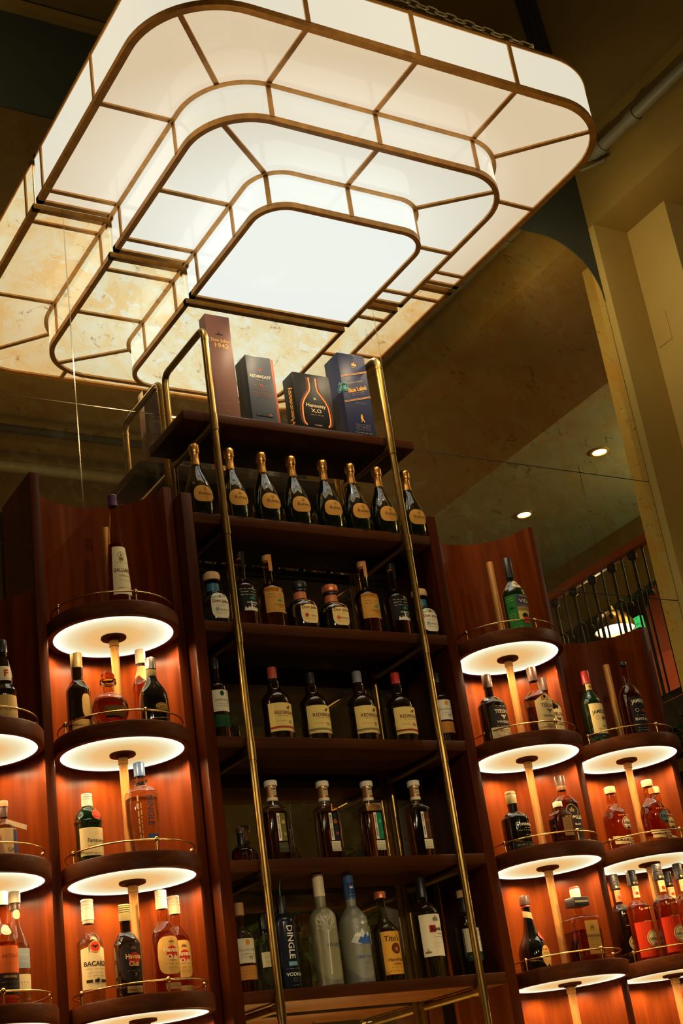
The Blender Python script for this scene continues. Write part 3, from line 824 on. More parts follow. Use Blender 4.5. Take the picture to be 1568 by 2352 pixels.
# ================================================================== BOTTLES
def warp(t, n):
    # spread the section's samples evenly along a squarish outline
    if n <= 2.01: return t
    q = math.floor(t/(PI/2)+1e-9); u = min(1, max(0, t/(PI/2)-q)); k = n/2
    a, b = u**k, (1-u)**k
    return (q + a/(a+b))*PI/2
class Body:
    """outer surface of a bottle: radius over height, optional squarish section"""
    def __init__(s, prof, n=2.0, asp=1.0, rn=None):
        s.r = [p[0] for p in prof]; s.z = [p[1] for p in prof]; s.n = n; s.asp = asp
        s.R = max(s.r); s.rn = rn or min(r for r in s.r if r > .004)
    def rad(s, z): return float(np.interp(z, s.z, s.r))
    def blend(s, r): return max(0., min(1., (r-s.rn*1.25)/(s.R-s.rn*1.25+1e-9)*1.6))
    def sec(s, th, r):
        k = s.blend(r); n = 2+(s.n-2)*k; asp = 1+(s.asp-1)*k
        c, q = math.sin(th), math.cos(th)
        return (math.copysign(abs(c)**(2/n), c), -asp*math.copysign(abs(q)**(2/n), q))
    def arc(s, z):
        r = s.rad(z); th = np.array([warp(t, s.n) for t in np.linspace(-PI, PI, 241)])
        P = np.array([s.sec(t, r) for t in th])*r
        S = np.r_[0, np.cumsum(np.linalg.norm(np.diff(P, axis=0), axis=1))]; S -= np.interp(0, th, S)
        return S, th
    def geo(s, n=36, prof=None):
        V, Fc, rings = [], [], []
        for r, z in (prof or list(zip(s.r, s.z))):
            if r < 1e-6: rings.append([len(V)]); V.append((0, 0, z)); continue
            rings.append(list(range(len(V), len(V)+n)))
            for k in range(n):
                x, y = s.sec(warp(2*PI*k/n, s.n), r); V.append((x*r, y*r, z))
        for a, b in zip(rings[:-1], rings[1:]):
            for k in range(n):
                k2 = (k+1) % n
                if len(a) == 1 and len(b) == 1: continue
                if len(a) == 1: Fc.append((a[0], b[k2], b[k]))
                elif len(b) == 1: Fc.append((a[k], a[k2], b[0]))
                else: Fc.append((a[k], a[k2], b[k2], b[k]))
        return V, Fc
    def wrap(s, pts, zc, off, turn=0.0):
        S, th = s.arc(zc); out = []
        for x, z in pts:
            t = float(np.interp(x, S, th)); r = s.rad(z)
            c, q = s.sec(t, r); c *= r+off; q *= r+off/ max(s.asp, .5)
            if turn: c, q = c*math.cos(turn)-q*math.sin(turn), c*math.sin(turn)+q*math.cos(turn)
            out.append((c, q, z))
        return out
def spirit(H, R, zs, zn, rn, top=1.0, k=1.6, base=.006, rb=None, bulge=0.0):
    """generic bottle: straight body, shoulder from zs to zn, neck rn to the top"""
    p = [(0, 0), ((rb or R)-base, 0), ((rb or R), base), (R, max(zs*H*.55, base*2)), (R, zs*H)]
    m = 9
    for i in range(1, m+1):
        t = i/m
        a = .5+.5*math.cos(PI*t); b = math.sqrt(max(0, 1-t**2)); w = max(0, min(1, k-1))
        p.append((rn+(R-rn)*(a*(1-w)+b*w), (zs+(zn-zs)*t)*H))
    if bulge: p += [(rn+bulge*.9, (zn+(top-zn)*.25)*H), (rn+bulge, (zn+(top-zn)*.45)*H), (rn+bulge*.4, (zn+(top-zn)*.75)*H)]
    p += [(rn, top*H), (0, top*H)]
    return p
def cap_plain(r, z0, z1, ribs=0):
    p = [(r*.55, z0), (r, z0)]
    if ribs:
        for i in range(ribs):
            za, zb = z0+(z1-z0)*(.45+.5*i/ribs), z0+(z1-z0)*(.45+.5*(i+.6)/ribs)
            p += [(r, za), (r*.955, za+.0006), (r*.955, zb), (r, zb+.0006)]
    return p + [(r, z1-.003), (r*.90, z1), (0, z1)]
def outline(kind, w, h):
    if kind == 'oval': return [(w/2*math.cos(2*PI*k/40), h/2*math.sin(2*PI*k/40)) for k in range(40)]
    if kind == 'egg':
        return [(w/2*math.copysign(abs(math.cos(t))**.8, math.cos(t)), h/2*math.copysign(abs(math.sin(t))**.85, math.sin(t))*(1-.18*math.cos(t))) for t in [2*PI*k/40 for k in range(40)]]
    if kind == 'round':
        return [(w/2*math.copysign(abs(math.cos(t))**.6, math.cos(t)), h/2*math.copysign(abs(math.sin(t))**.6, math.sin(t))) for t in [2*PI*k/40 for k in range(40)]]
    if kind == 'house': return [(-w/2, -h/2), (w/2, -h/2), (w/2, h*.26), (0, h/2), (-w/2, h*.26)]
    if kind == 'tab': return [(-w/2, -h/2), (w/2, -h/2), (w/2, h*.26), (w*.2, h*.30)] + [(w*.2*math.cos(t), h*.30+h*.2*math.sin(t)) for t in [PI*k/10 for k in range(1, 10)]] + [(-w*.2, h*.30), (-w/2, h*.26)]
    if kind == 'slant': return [(-w/2, -h/2+.012), (w/2, -h/2-.006), (w/2, h/2-.006), (-w/2, h/2+.012)]
    return [(-w/2, -h/2), (w/2, -h/2), (w/2, h/2), (-w/2, h/2)]
def clip_grid(poly, nx=14):
    """cut an outline into vertical columns so it can follow a curved surface"""
    xs_ = [p[0] for p in poly]; x0, x1 = min(xs_), max(xs_); V, Fc = [], []
    m = len(poly)
    def span(x):
        zz = []
        for i in range(m):
            a, b = poly[i], poly[(i+1) % m]
            if abs(a[0]-b[0]) < 1e-9:
                if abs(a[0]-x) < 1e-7: zz += [a[1], b[1]]
                continue
            t = (x-a[0])/(b[0]-a[0])
            if -1e-7 <= t <= 1+1e-7: zz.append(a[1]+t*(b[1]-a[1]))
        return (min(zz), max(zz)) if zz else (0, 0)
    cols = sorted(set([x0+(x1-x0)*(.5-.5*math.cos(PI*k/nx)) for k in range(nx+1)]+([0.0] if x0 < 0 < x1 else [])))
    for x in cols:
        a, b = span(min(max(x, x0+1e-6), x1-1e-6)); nz = 4
        V += [(x, a+(b-a)*j/nz) for j in range(nz+1)]
    for i in range(len(cols)-1):
        for j in range(4): Fc.append((5*i+j, 5*i+5+j, 5*i+6+j, 5*i+1+j))
    return V, Fc
def add_label(root, body, H, kind, zc, w, h, rgb, prints=(), turn=0.0, dx=0.0, name='label', off=.0007):
    zc *= H
    V, Fc = clip_grid(outline(kind, w, h))
    P = body.wrap([(x+dx, z+zc) for x, z in V], zc, off, turn)
    lab = flat_obj(name, P, Fc, ink(rgb) if isinstance(rgb, tuple) else rgb, root)
    add_prints(lab, prints, lambda q, lv: body.wrap([(x+dx, z+zc) for x, z in q], zc, off+.0005+lv*.0003, turn))
    return lab
def add_prints(parent, prints, place):
    by = {}
    for it in prints:
        V, Fc, colr = print_geo(it); by.setdefault(colr, []).append((V, Fc))
    for lv, (colr, gs) in enumerate(by.items()):
        V, Fc = [], []
        for v, f in gs:
            b = len(V); V += v; Fc += [tuple(i+b for i in t) for t in f]
        flat_obj('lettering', place(V, lv), Fc, ink(colr) if isinstance(colr, tuple) else colr, parent)
def bottle(name, label, cat, pos, H, prof, glass, cap=None, liq=None, labels=(), group=None, n=2.0, asp=1.0, extra=(), rz=0.0, bare=()):
    root = thing(name, label, cat, pos, rz, group)
    body = Body(prof, n, asp)
    V, Fc = body.geo(40 if n > 2 else 32)
    mesh_obj('glass_body', V, Fc, GLASS[glass], root, True, 35)
    if liq:
        kind, lev = liq; lv = lev*H
        zz = [z for z in body.z if .004 < z < lv]
        p = [(0, .006), (max(body.rad(.006)-.006, .004), .006)] + [(max(body.rad(z)-.0022, .002), z) for z in zz if z > .0075] + [(max(body.rad(lv)-.0022, .002), lv), (0, lv)]
        V, Fc = body.geo(28, p); mesh_obj('liquid', V, Fc, LIQ[kind], root, True, 35)
    for c in ([cap] if isinstance(cap, dict) else cap or []):
        lathe(c.get('name', 'cap'), [(r, z) for r, z in c['p']], CAP[c['m']] if isinstance(c['m'], str) else c['m'], root, 24)
    for lb in labels: add_label(root, body, H, *lb[:6], **(lb[6] if len(lb) > 6 else {}))
    for pr in bare:   # lettering printed straight on the glass: (z fraction, prints)
        zc = pr[0]*H
        add_prints(root, pr[1], lambda q, lv: body.wrap([(x, z+zc) for x, z in q], zc, .0008+lv*.0003))
    for e in extra: e(root, body)
    return root
def C(m, H, r, z0, z1=1.0, ribs=0, name='cap'): return dict(m=m, p=cap_plain(r, z0*H, z1*H, ribs), name=name)
def clone(src, pos, label, rz=0.0):
    o = src.copy(); COL.objects.link(o); o.location = pos; o.rotation_euler = (0, 0, rz); o['label'] = label
    for ch in src.children:
        c = ch.copy(); COL.objects.link(c); c.parent = o
        for g in ch.children:
            d = g.copy(); COL.objects.link(d); d.parent = c
    return o
WHITE, CREAM, BLACK, DKBR = (226, 216, 190), (222, 204, 150), (22, 18, 14), (70, 34, 20)
GOLD = (196, 148, 62)
Z1, Z2, Z3, Z4, Z5 = SHZ[:5]
ordinal = ['first', 'second', 'third', 'fourth', 'fifth', 'sixth', 'seventh', 'eighth']
# ---- row 1: champagne
H = .325
cp = [(0, 0), (.050, 0), (.0555, .006), (.0572, .03), (.0575, .075), (.0555, .105), (.0495, .135), (.041, .162), (.0315, .187), (.0235, .208), (.0185, .228), (.0165, .25), (.0155, .30), (0, .30)]
foil = dict(m='gold', name='foil_cap', p=[(.0185, .222), (.0188, .232), (.0168, .248), (.0162, .272), (.0178, .280), (.0215, .286), (.0205, .296), (.0222, .306), (.0205, .317), (.016, .323), (.008, .325), (0, .3235)])
rlab = ('egg', .255, .090, .070, (168, 120, 44), [('Ruinart', .0195, .004, .001, (70, 44, 14), {'bold': .01}), ('#disc', .007, .002, .021, (140, 96, 34)), ('~4', .018, .002, -.016, (120, 84, 30))])
ch0 = None
for i, x in enumerate((-.060, .092, .236, .373, .521, .654, .786, .929)):
    lb = 'dark champagne bottle with gold foil, %s from the left in the row' % ordinal[i]
    if i == 7: lb = 'dark champagne bottle at the right end, half behind the brass tube'
    p = (x, -.345, Z1)
    ch0_ = bottle('champagne_bottle', lb, 'bottle', p, H, cp, 'champ', [foil, C('black', H, .0175, .70, .735, name='neck_band')], None, [rlab], 'champagne bottles under the top board') if ch0 is None else clone(ch0, p, lb)
    if ch0 is None: ch0 = ch0_
# ---- row 2: tequila
def julio(label, x, H, R, glass, liq, stop, band, sub, lab, dot):
    prof = [(0, 0), (R-.010, 0), (R-.003, .004), (R, .016), (R, H*.36), (R*.985, H*.43), (R*.90, H*.50), (R*.72, H*.555), (R*.5, H*.585), (.0265, H*.605), (.0245, H*.64), (.0235, H*.78), (0, H*.78)]
    b = bottle('tequila_bottle', label, 'bottle', (x, -.33, Z2), H, prof, glass,
        [dict(m=band, name='neck_band', p=[(.0255, H*.62), (.0262, H*.63), (.0255, H*.76), (.023, H*.765)]),
         dict(m='glass' if glass == 'aqua' else 'black', name='collar', p=[(.02, H*.77), (.0285, H*.775), (.030, H*.80), (.0285, H*.825), (.02, H*.83)]),
         dict(m=stop, name='stopper', p=[(.02, H*.825), (.0305, H*.835), (.034, H*.89), (.0315, H*.955), (.021, H*.99), (0, H)])],
        liq, [('oval' if False else 'round', .31, .078, H*.47, lab, [('Don Julio', .0175, 0, .016, (92, 52, 22), {'bold': .02}), ('#man', .007, .0, .037, (150, 60, 24), {'asp': 1.4}),
            ('~5', .04, 0, -.002, (150, 120, 70)), ('#disc', .0075, -.017, -.018, dot), (sub, .0085, .011, -.020, (120, 80, 40), {'bold': .01}), ('~6', .042, 0, -.034, (160, 130, 80))])], 'tequila bottles on the second shelf')
    return b
julio('squat clear tequila bottle with blue neck band at the left end of its shelf', -.036, .225, .059, 'aqua', ('mix', .42), 'tan', 'bluefoil', 'BLANCO', (214, 204, 178), (130, 150, 165))
julio('squat clear tequila bottle at right end, half behind the brass tube', .910, .224, .059, 'aqua', ('mix', .42), 'tan', 'bluefoil', 'BLANCO', (214, 204, 178), (130, 150, 165))
julio('squat black tequila bottle with dark stopper and cream oval label', .342, .216, .066, 'black', None, 'black', 'orangefoil', 'ANEJO', (214, 184, 120), (160, 50, 28))
julio('squat black tequila bottle with bronze stopper and cream oval label', .483, .211, .066, 'black', None, 'copper', 'orangefoil', 'REPOSADO', (214, 184, 120), (190, 90, 40))
def casa(label, x, H, dark):
    R = .049
    prof = spirit(H, R, .50, .64, .0175, .93, 1.45)
    lc = (12, 12, 11) if dark else (178, 128, 52); tc = (196, 188, 168) if dark else (110, 78, 30)
    pr = [('#palm', .013, .012, -.004, (34, 120, 88)), ('CASAMIGOS', .0095, .012, -.021, tc, {'bold': .015}), ('Tequila', .008, .012, -.030, tc, {'shear': .25}),
          ('~5', .075, 0, .034, tc), ('~4', .03, -.02, .022, tc), ('~4', .03, .022, .022, tc), ('~6', .07, 0, .010, tc)]
    if dark: pr.append(('#spire', .030, .004, -.043, tc, {'asp': 1.0, }))
    else: pr.append(('~3', .07, 0, -.042, tc))
    def strip_(root, body):
        V, Fc = clip_grid([(-.008, -.035), (.008, -.035), (.008, .035), (-.008, .035)], 4)
        flat_obj('paper_strip', [(x_+.004, -(body.rad(z+H*.88)+.0008) if z+H*.88 < H*.93 else -.0185, z+H*.88+.004) for x_, z in V], Fc, ink((20, 20, 18) if dark else (190, 126, 66)), root)
    return bottle('tequila_bottle', label, 'bottle', (x, -.33, Z2), H, prof, 'amberclear', [C('cork', H, .0150, .90, .925, name='cork'), C('black' if dark else 'cork', H, .0185, .925)],
        ('amber', .60), [('rect', .36, .098, .105, lc, pr)], 'tequila bottles on the second shelf', extra=[strip_])
casa('amber tequila bottle with black label, behind the left brass tube', .094, .316, True)
casa('amber tequila bottle with tan paper label, left of the squat black pair', .212, .313, False)
casa('amber tequila bottle with tan paper label, right of the squat black pair', .648, .322, False)
casa('amber tequila bottle with black label, left of the right brass tube', .787, .325, True)
# ---- row 3: whiskey
def redb(label, x, H, cap, num, band, capr=.0185):
    R = .0565
    prof = [(0, 0), (R-.006, 0), (R, .006), (R, H*.49), (R*.98, H*.54), (R*.88, H*.595), (R*.66, H*.645), (R*.47, H*.68), (R*.40, H*.72), (R*.42, H*.76), (R*.40, H*.80), (R*.32, H*.845), (R*.29, H*.87), (R*.29, H*.97), (0, H*.97)]
    bottle('whiskey_bottle', label, 'bottle', (x, -.33, Z3), H, prof, 'brownblack', [C(cap, H, capr, .82)], None,
        [('rect', .285, .118, .108, (208, 182, 108), [('REDBREAST', .0180, .010, .016, (96, 40, 24), {'bold': .012}), ('#bird', .013, .020, .036, (120, 56, 26)), ('~5', .066, .010, .003, (140, 110, 60)),
            ('~4', .04, -.012, -.017, (150, 120, 70)), (num, .0165, .022, -.019, (110, 40, 26), {'bold': .02}), ('#sq', .059, 0, -.040, band, {'asp': 1.0, 'flat': .007})])], 'dark whiskey bottles on the third shelf')
_pg = print_geo
def print_geo(item, W=0, H=0):
    op = item[5] if len(item) > 5 else {}
    if 'flat' in op:    # a stripe: half-width = size, full height = flat
        _, s, x, y, c = item[:5]; h = op['flat']/2; n = 12
        V = [(x-s+2*s*k/n, y+q+(2*s*k/n-s)*op.get('tilt', 0)) for k in range(n+1) for q in (-h, h)]
        return V, [(2*k, 2*k+2, 2*k+3, 2*k+1) for k in range(n)], c
    return _pg(item, W, H)
redb('dark whiskey bottle with rust red cap and cream label numbered 12', .175, .292, 'rust', '12', (150, 52, 28))
redb('dark whiskey bottle with black cap and cream label numbered 15', .337, .276, 'black', '15', (116, 108, 66))
redb('dark whiskey bottle with grey cap and cream label numbered 21', .549, .291, 'grey', '21', (116, 108, 70))
redb('dark whiskey bottle with bright red cap and cream label', .726, .292, 'red', 'PX', (130, 34, 22))
def spot(label, pos, H, R, glass, dot, words, num, low, cap, liq=None, grp='spot whiskey bottles'):
    prof = spirit(H, R, .62, .745, .0145, .97, 1.3)
    pr = [('#disc', .0095, .0, .027, dot, {'asp': .85}), (words, .0098, 0, .002, (130, 116, 84), {'bold': .008}), ('~4', .046, 0, -.012, (120, 100, 70)), ('~5', .05, 0, -.021, (160, 146, 110))]
    if num: pr.append((num, .015, .006, -.024, (90, 50, 26)))
    return bottle('whiskey_bottle', label, 'bottle', pos, H, prof, glass, [C(cap, H, .0165, .86)], liq,
        [('rect', .455, .074, .082, (214, 206, 184), pr), ('rect', .215, .074, .046, low, [('~4', .05, 0, .006, tuple(int(c*.7) for c in low)), ('~4', .05, 0, -.006, tuple(int(c*.7) for c in low))], {'name': 'lower_label'})], grp)
spot('slim dark bottle with white label and green dot at far left', (-.063, -.33, Z3), .318, .038, 'brownblack', (16, 66, 40), 'GREEN SPOT', None, (22, 66, 34), 'black')
spot('slim dark bottle with orange dot label behind the right brass tube', (.925, -.33, Z3), .300, .039, 'brownblack', (214, 134, 40), 'YELLOW SPOT', '12', (176, 116, 46), 'black')
spot('slim amber bottle with orange dot label at the left end of the lowest shelf', (-.067, -.33, Z5), .304, .0385, 'amberclear', (214, 134, 40), 'YELLOW SPOT', '12', (186, 126, 56), 'cork', ('amber', .60))
# ---- row 4: slab-sided whiskey
def method(label, x, H, art, art2, low):
    R = .0435
    prof = spirit(H, R, .615, .70, .0165, .94, 1.75, base=.004)
    def collar(root, body):
        add_label(root, Body([(.0185, 0), (.0185, H)]), H, 'rect', .865, .024, .030, (196, 170, 128), [('NM', .010, 0, .007, BLACK, {'bold': .03}), ('~2', .015, 0, -.004, (120, 90, 60)), ('~2', .015, 0, -.009, (120, 90, 60))], name='neck_label')
    pr = [('METHOD', .0074, .0, .026, BLACK, {'rot': -PI/2, 'bold': .02}), ('AND', .0036, 0, .002, BLACK, {'rot': -PI/2}), ('MADNESS', .0074, 0, -.023, BLACK, {'rot': -PI/2, 'bold': .02})]
    return bottle('whiskey_bottle', label, 'bottle', (x, -.33, Z4), H, prof, 'amberclear',
        [dict(m='foilcopper', name='neck_foil', p=[(.0172, H*.79), (.0178, H*.80), (.0178, H*.93), (.0165, H*.935)]), dict(m='cream', name='neck_ring', p=[(.017, H*.745), (.0205, H*.75), (.0205, H*.785), (.017, H*.79)]), C('white', H, .0245, .935)],
        ('purple', .60), [('rect', .405, .0125, .100, (214, 204, 180), pr, {'dx': -.004}), ('rect', .405, .020, .100, art, [('#flame', .010, 0, .02, art2), ('#flame', .008, .002, -.024, tuple(int(c*.85) for c in art2), {'rot': .5})], {'dx': .0135, 'name': 'art_label'}),
        ('rect', .160, .037, .036, low, [('~3', .026, 0, .009, (110, 90, 60)), ('~4', .028, 0, .001, (140, 110, 70)), ('~3', .030, 0, -.012, (110, 80, 50))], {'dx': .006, 'name': 'lower_label'})],
        'slab sided whiskey bottles', n=5.0, asp=.82, extra=[collar])
method('slab sided whiskey bottle with mossy gold art strip, leftmost of four', .113, .297, (96, 92, 40), (180, 150, 60), (60, 62, 40))
method('slab sided whiskey bottle with dark blue and orange art strip', .329, .295, (26, 30, 40), (170, 70, 34), (200, 190, 164))
method('slab sided whiskey bottle with bright green label strip', .521, .295, (30, 112, 74), (44, 170, 120), (206, 198, 170))
method('slab sided whiskey bottle with brown art strip, rightmost of four', .733, .298, (70, 44, 26), (120, 56, 28), (206, 196, 164))
H = .127
bottle('whiskey_bottle', 'small squat dark decanter bottle at the left behind the brass tube', 'bottle', (-.030, -.33, Z4), H, spirit(H, .041, .30, .52, .0125, .9, 1.5), 'amberclear', [C('black', H, .0135, .52, .83, name='neck_foil'), C('brown', H, .0155, .83)], ('dark', .42))
# ---- row 5: vodkas
H = .26
bottle('vodka_bottle', 'cloudy bottle with dark fruit inside, behind the left brass tube', 'bottle', (.018, -.335, Z5), H, spirit(H, .036, .60, .76, .0145, .97, 1.4), 'aqua', [C('black', H, .0165, .80)], ('mix', .60),
    [('rect', .40, .07, .05, (176, 170, 140), [('~4', .05, 0, .008, (110, 100, 80)), ('~4', .05, 0, -.008, (110, 100, 80))]), ('oval', .17, .06, .06, (40, 36, 26), [], {'name': 'fruit_print'})])
H = .335
prof = spirit(H, .0418, .675, .76, .0165, .95, 1.7)
def pourer(root, body):
    tube('pour_spout', [(0, 0, .30), (0, 0, .345), (.003, -.004, .372), (.006, -.009, .388)], [.0075, .006, .0042, .0036], CAP['black'], root, 10)
bottle('vodka_bottle', 'matt black vodka bottle with pour spout and big upright white lettering', 'bottle', (.096, -.335, Z5), H, prof, 'navy', [C('black', H, .0180, .77, .955)], None,
    bare=[(.47, [('DINGLE', .031, 0, .0, (206, 202, 190), {'rot': -PI/2, 'bold': .015, 'asp': 1.05})]), (.185, [('#sq', .016, 0, .022, (96, 140, 160), {'asp': 1.0, 'flat': .014}), ('~4', .05, 0, .006, (130, 130, 120)), ('VODKA', .0165, 0, -.013, (200, 196, 184), {'bold': .01}), ('#ring', .007, 0, -.032, (120, 120, 112)), ('~2', .02, 0, -.05, (150, 146, 134))])], extra=[pourer])
H = .392
def tree(root, body):
    rnd = random.Random(3); lines = [[(0, -.085), (.002, -.02), (.004, .022)]]
    def grow(x, y, a, l, d):
        x2, y2 = x+l*math.sin(a), y+l*math.cos(a)
        if abs(x2) > .040: return
        lines.append([(x, y), (x2, y2)])
        if d > 0:
            for s in (-1, 1): grow(x2, y2, a+s*rnd.uniform(.22, .62), l*rnd.uniform(.66, .86), d-1)
    for a in (-.75, -.4, -.1, .2, .5, .8): grow(.004, rnd.uniform(.005, .022), a, .022, 4)
    V, Fc = stroke_geo(lines, .0011); V2, F2 = stroke_geo([[(0, -.086), (.001, -.03), (.004, .02)], [(-.001, -.13), (0, -.08)]], .0046)
    Fc = Fc+[tuple(i+len(V) for i in f) for f in F2]; V = V+V2
    zc = .43*H
    flat_obj('tree_print', body.wrap([(x-.014, z+zc) for x, z in V], zc, .0009), Fc, ink((206, 200, 178)), root)
bottle('vodka_bottle', 'tall frosted vodka bottle printed with a bare white tree', 'bottle', (.258, -.33, Z5), H, spirit(H, .0478, .60, .70, .0195, .98, 1.7), 'frost', [C('cream', H, .0205, .80), ], None,
    [('rect', .90, .018, .072, (206, 196, 166), [('~5', .06, 0, 0, (110, 100, 80), {'rot': PI/2})], {'name': 'paper_strip', 'dx': .004, 'off': .0013})], extra=[tree],
    bare=[(.355, [('BELVEDERE', .0155, .020, 0, (66, 78, 92), {'bold': .012}), ('~4', .04, .026, -.012, (120, 126, 120)), ('~3', .03, .026, -.034, (120, 126, 120)), ('~3', .03, .026, -.058, (130, 132, 124))])])
H = .385
bottle('vodka_bottle', 'frosted vodka bottle with blue cap, white flying birds and blue mountains', 'bottle', (.383, -.33, Z5), H, spirit(H, .0515, .57, .71, .0190, .98, 1.4), 'frostblue', [C('blue', H, .0205, .775)], None,
    [('rect', .86, .030, .052, (24, 52, 104), [('#goose', .011, 0, .008, (206, 206, 200)), ('~3', .022, 0, -.018, (150, 160, 176))], {'name': 'neck_label', 'off': .0015})],
    bare=[(.40, [('#goose', .014, .008, .054, (224, 222, 210)), ('#goose', .008, .026, .058, (214, 212, 200)), ('#goose', .006, -.016, .040, (214, 212, 200)), ('#peaks', .036, 0, .008, (198, 202, 196), {'asp': 1.25}), ('#peaks', .026, .012, .000, (52, 88, 150), {'asp': 1.3}), ('#peaks', .012, -.018, .016, (222, 222, 214))]),
          (.235, [('GREY GOOSE', .0135, .010, 0, (50, 70, 120), {'bold': .012}), ('~1', .010, .018, -.012, (60, 80, 150)), ('VODKA', .0065, .010, -.022, (70, 86, 120)), ('~3', .03, .010, -.042, (110, 120, 130))])])
H = .322
bottle('vodka_bottle', 'clear vodka bottle with copper cap and golden yellow label', 'bottle', (.510, -.33, Z5), H, spirit(H, .0475, .545, .70, .0165, .97, 1.25), 'olive', [C('copper', H, .0225, .925), ], ('pale', .57),
    [('rect', .305, .088, .150, (206, 150, 52), [('Tito\'s', .027, -.004, .050, (74, 34, 14), {'bold': .02, 'shear': .15}), ('#disc', .0175, .008, .014, (104, 50, 20)), ('#ring', .0185, .008, .014, (60, 28, 12)), ('#sq', .006, .008, .012, (170, 110, 44)), ('Handmade', .0165, .006, -.024, (96, 46, 18), {'shear': .3, 'bold': .012}), ('VODKA', .0105, .006, -.040, (110, 56, 22)), ('~5', .05, .006, -.052, (130, 80, 30)), ('~5', .06, 0, -.064, (120, 66, 26))])])
H = .367
bottle('vodka_bottle', 'clear vodka bottle with dark cap and tall white label bearing a red square', 'bottle', (.693, -.33, Z5), H, spirit(H, .0512, .63, .745, .0185, .96, 1.8), 'clear', [C('black', H, .0200, .80), ], ('clear', .62),
    [('rect', .41, .110, .150, (212, 202, 176), [('#sq', .013, -.008, .022, (150, 36, 26)), ('K', .024, -.008, .022, (24, 18, 14), {'bold': .03}), ('etel One', .0185, .034, .022, (34, 26, 20), {'bold': .03}), ('VODKA', .0085, .022, .004, (50, 38, 26)), ('~4', .05, .020, -.008, (80, 60, 40)), ('#crest', .014, .008, .058, (120, 110, 90)), ('~4', .06, .016, -.030, (170, 150, 120)), ('~4', .05, .016, -.042, (196, 140, 90)), ('#spire', .012, -.036, -.058, (110, 100, 80))], {}),
     ])
H = .314
bottle('spirit_bottle', 'pale green bottle with tan cap and white label at right of the lowest shelf', 'bottle', (.871, -.33, Z5), H, spirit(H, .0440, .53, .70, .0145, .97, 1.3), 'olive', [C('tan', H, .0185, .915), C('black', H, .0158, .74, .915, name='neck_foil')], ('pale', .50),
    [('rect', .40, .082, .086, (206, 200, 176), [('#ring', .011, .024, .026, (40, 40, 36)), ('~3', .03, .02, 0, (90, 84, 70))]), ('rect', .21, .082, .030, (28, 52, 40), [('~5', .06, 0, 0, (120, 130, 110))], {'name': 'lower_label'})])
# ---- gift boxes on the top board
ZB = 4.2779
def carton(name, label, x, y, w, d, h, rgb, side, front=(), left=(), back=(), rz=0, extra=None):
    t = thing(name, label, 'box', (x, y, ZB), rz, 'boxed bottles on the top board')
    m = plain('card_%d_%d_%d' % rgb, lin(*rgb), .42, 0, 0, .15)
    box('carton', -w/2, w/2, 0, d, 0, h, m, t, .0012)
    if side: box('side_sleeve', w/2, w/2+.012, .002, d-.002, 0, h-.002, plain('card_%d_%d_%d' % side, lin(*side), .45), t, .001)
    def put(prints, fn, nm):
        by = {}
        for it in prints:
            V, Fc, c = print_geo(it); by.setdefault(c, []).append((V, Fc))
        for lv, (c, gs) in enumerate(by.items()):
            V, Fc = [], []
            for v, f in gs:
                b = len(V); V += v; Fc += [tuple(i+b for i in q) for q in f]
            flat_obj(nm, [fn(a, b_, .0006+lv*.0003) for a, b_ in V], Fc, ink(c, .35), t)
    put(front, lambda a, b, o: (a, -o, b), 'front_print')
    put(left, lambda a, b, o: (-w/2-o, d/2-a, b), 'side_print')
    put(back, lambda a, b, o: (-a, d+o, b), 'back_print')
    return t
carton('gift_box', 'tall plum brown bottle box by the left brass tube', .103, -.362, .112, .058, .4955, (112, 76, 66), None,
    [('#spire', .013, 0, .405, (34, 22, 20), {'asp': 1.3}), ('Don Julio', .0215, 0, .375, (206, 160, 84), {'bold': .02}), ('1942', .029, .004, .350, (206, 160, 84), {'bold': .015, 'asp': 1.2}), ('~3', .05, 0, .075, (140, 96, 60)), ('~2', .03, .004, .04, (140, 96, 60))], [],
    [('Don Julio', .0215, 0, .37, (226, 190, 120), {'bold': .02}), ('1942', .027, 0, .342, (226, 190, 120), {'asp': 1.2})] + [('~8', .072, 0, z, (220, 180, 110)) for z in (.315, .305, .295, .285, .265, .255, .245, .235, .225, .215, .19, .18, .17, .10, .09)])
carton('gift_box', 'grey blue whiskey box with rust side between the plum and black boxes', .274, -.36, .118, .096, .3275, (66, 70, 78), (150, 66, 24),
    [('#bird', .011, .002, .262, (170, 74, 26)), ('REDBREAST', .0190, 0, .230, (214, 200, 176), {'bold': .01}), ('~3', .04, 0, .212, (170, 150, 120)), ('21', .020, 0, .186, (186, 84, 30), {'bold': .02}), ('~1', .016, -.026, .186, (150, 130, 100)), ('~1', .016, .026, .186, (150, 130, 100)),
     ('~6', .08, 0, .168, (160, 84, 40)), ('~7', .084, 0, .152, (150, 76, 34)), ('~7', .084, 0, .144, (150, 76, 34)), ('~6', .080, 0, .136, (150, 76, 34)), ('#sq', .040, 0, .052, (46, 48, 54), {'flat': .018}), ('#disc', .008, .026, .050, (110, 70, 40))])
def neckline(s):
    pts = []
    for z, x in ((.262, .018), (.240, .017), (.215, .017), (.195, .022), (.175, .036), (.150, .052), (.125, .062), (.100, .0645), (.072, .066), (.045, .063), (.030, .052)):
        pts.append((s*x, z))
    return pts
xo = carton('gift_box', 'squat black cognac box with glowing orange bottle outline', .519, -.362, .179, .088, .2795, (14, 12, 11), None,
    [('#goose', .010, .004, .160, (196, 170, 130)), ('Hennessy', .0245, .004, .128, (206, 180, 140), {'bold': .012}), ('X.O', .0245, .004, .103, (206, 180, 140), {'asp': 1.15}), ('~5', .06, .004, .082, (180, 150, 110)), ('COGNAC', .0085, .004, .034, (180, 150, 110))],
    [('Hennessy', .046, 0, .135, (190, 140, 66), {'rot': PI/2, 'bold': .015})])
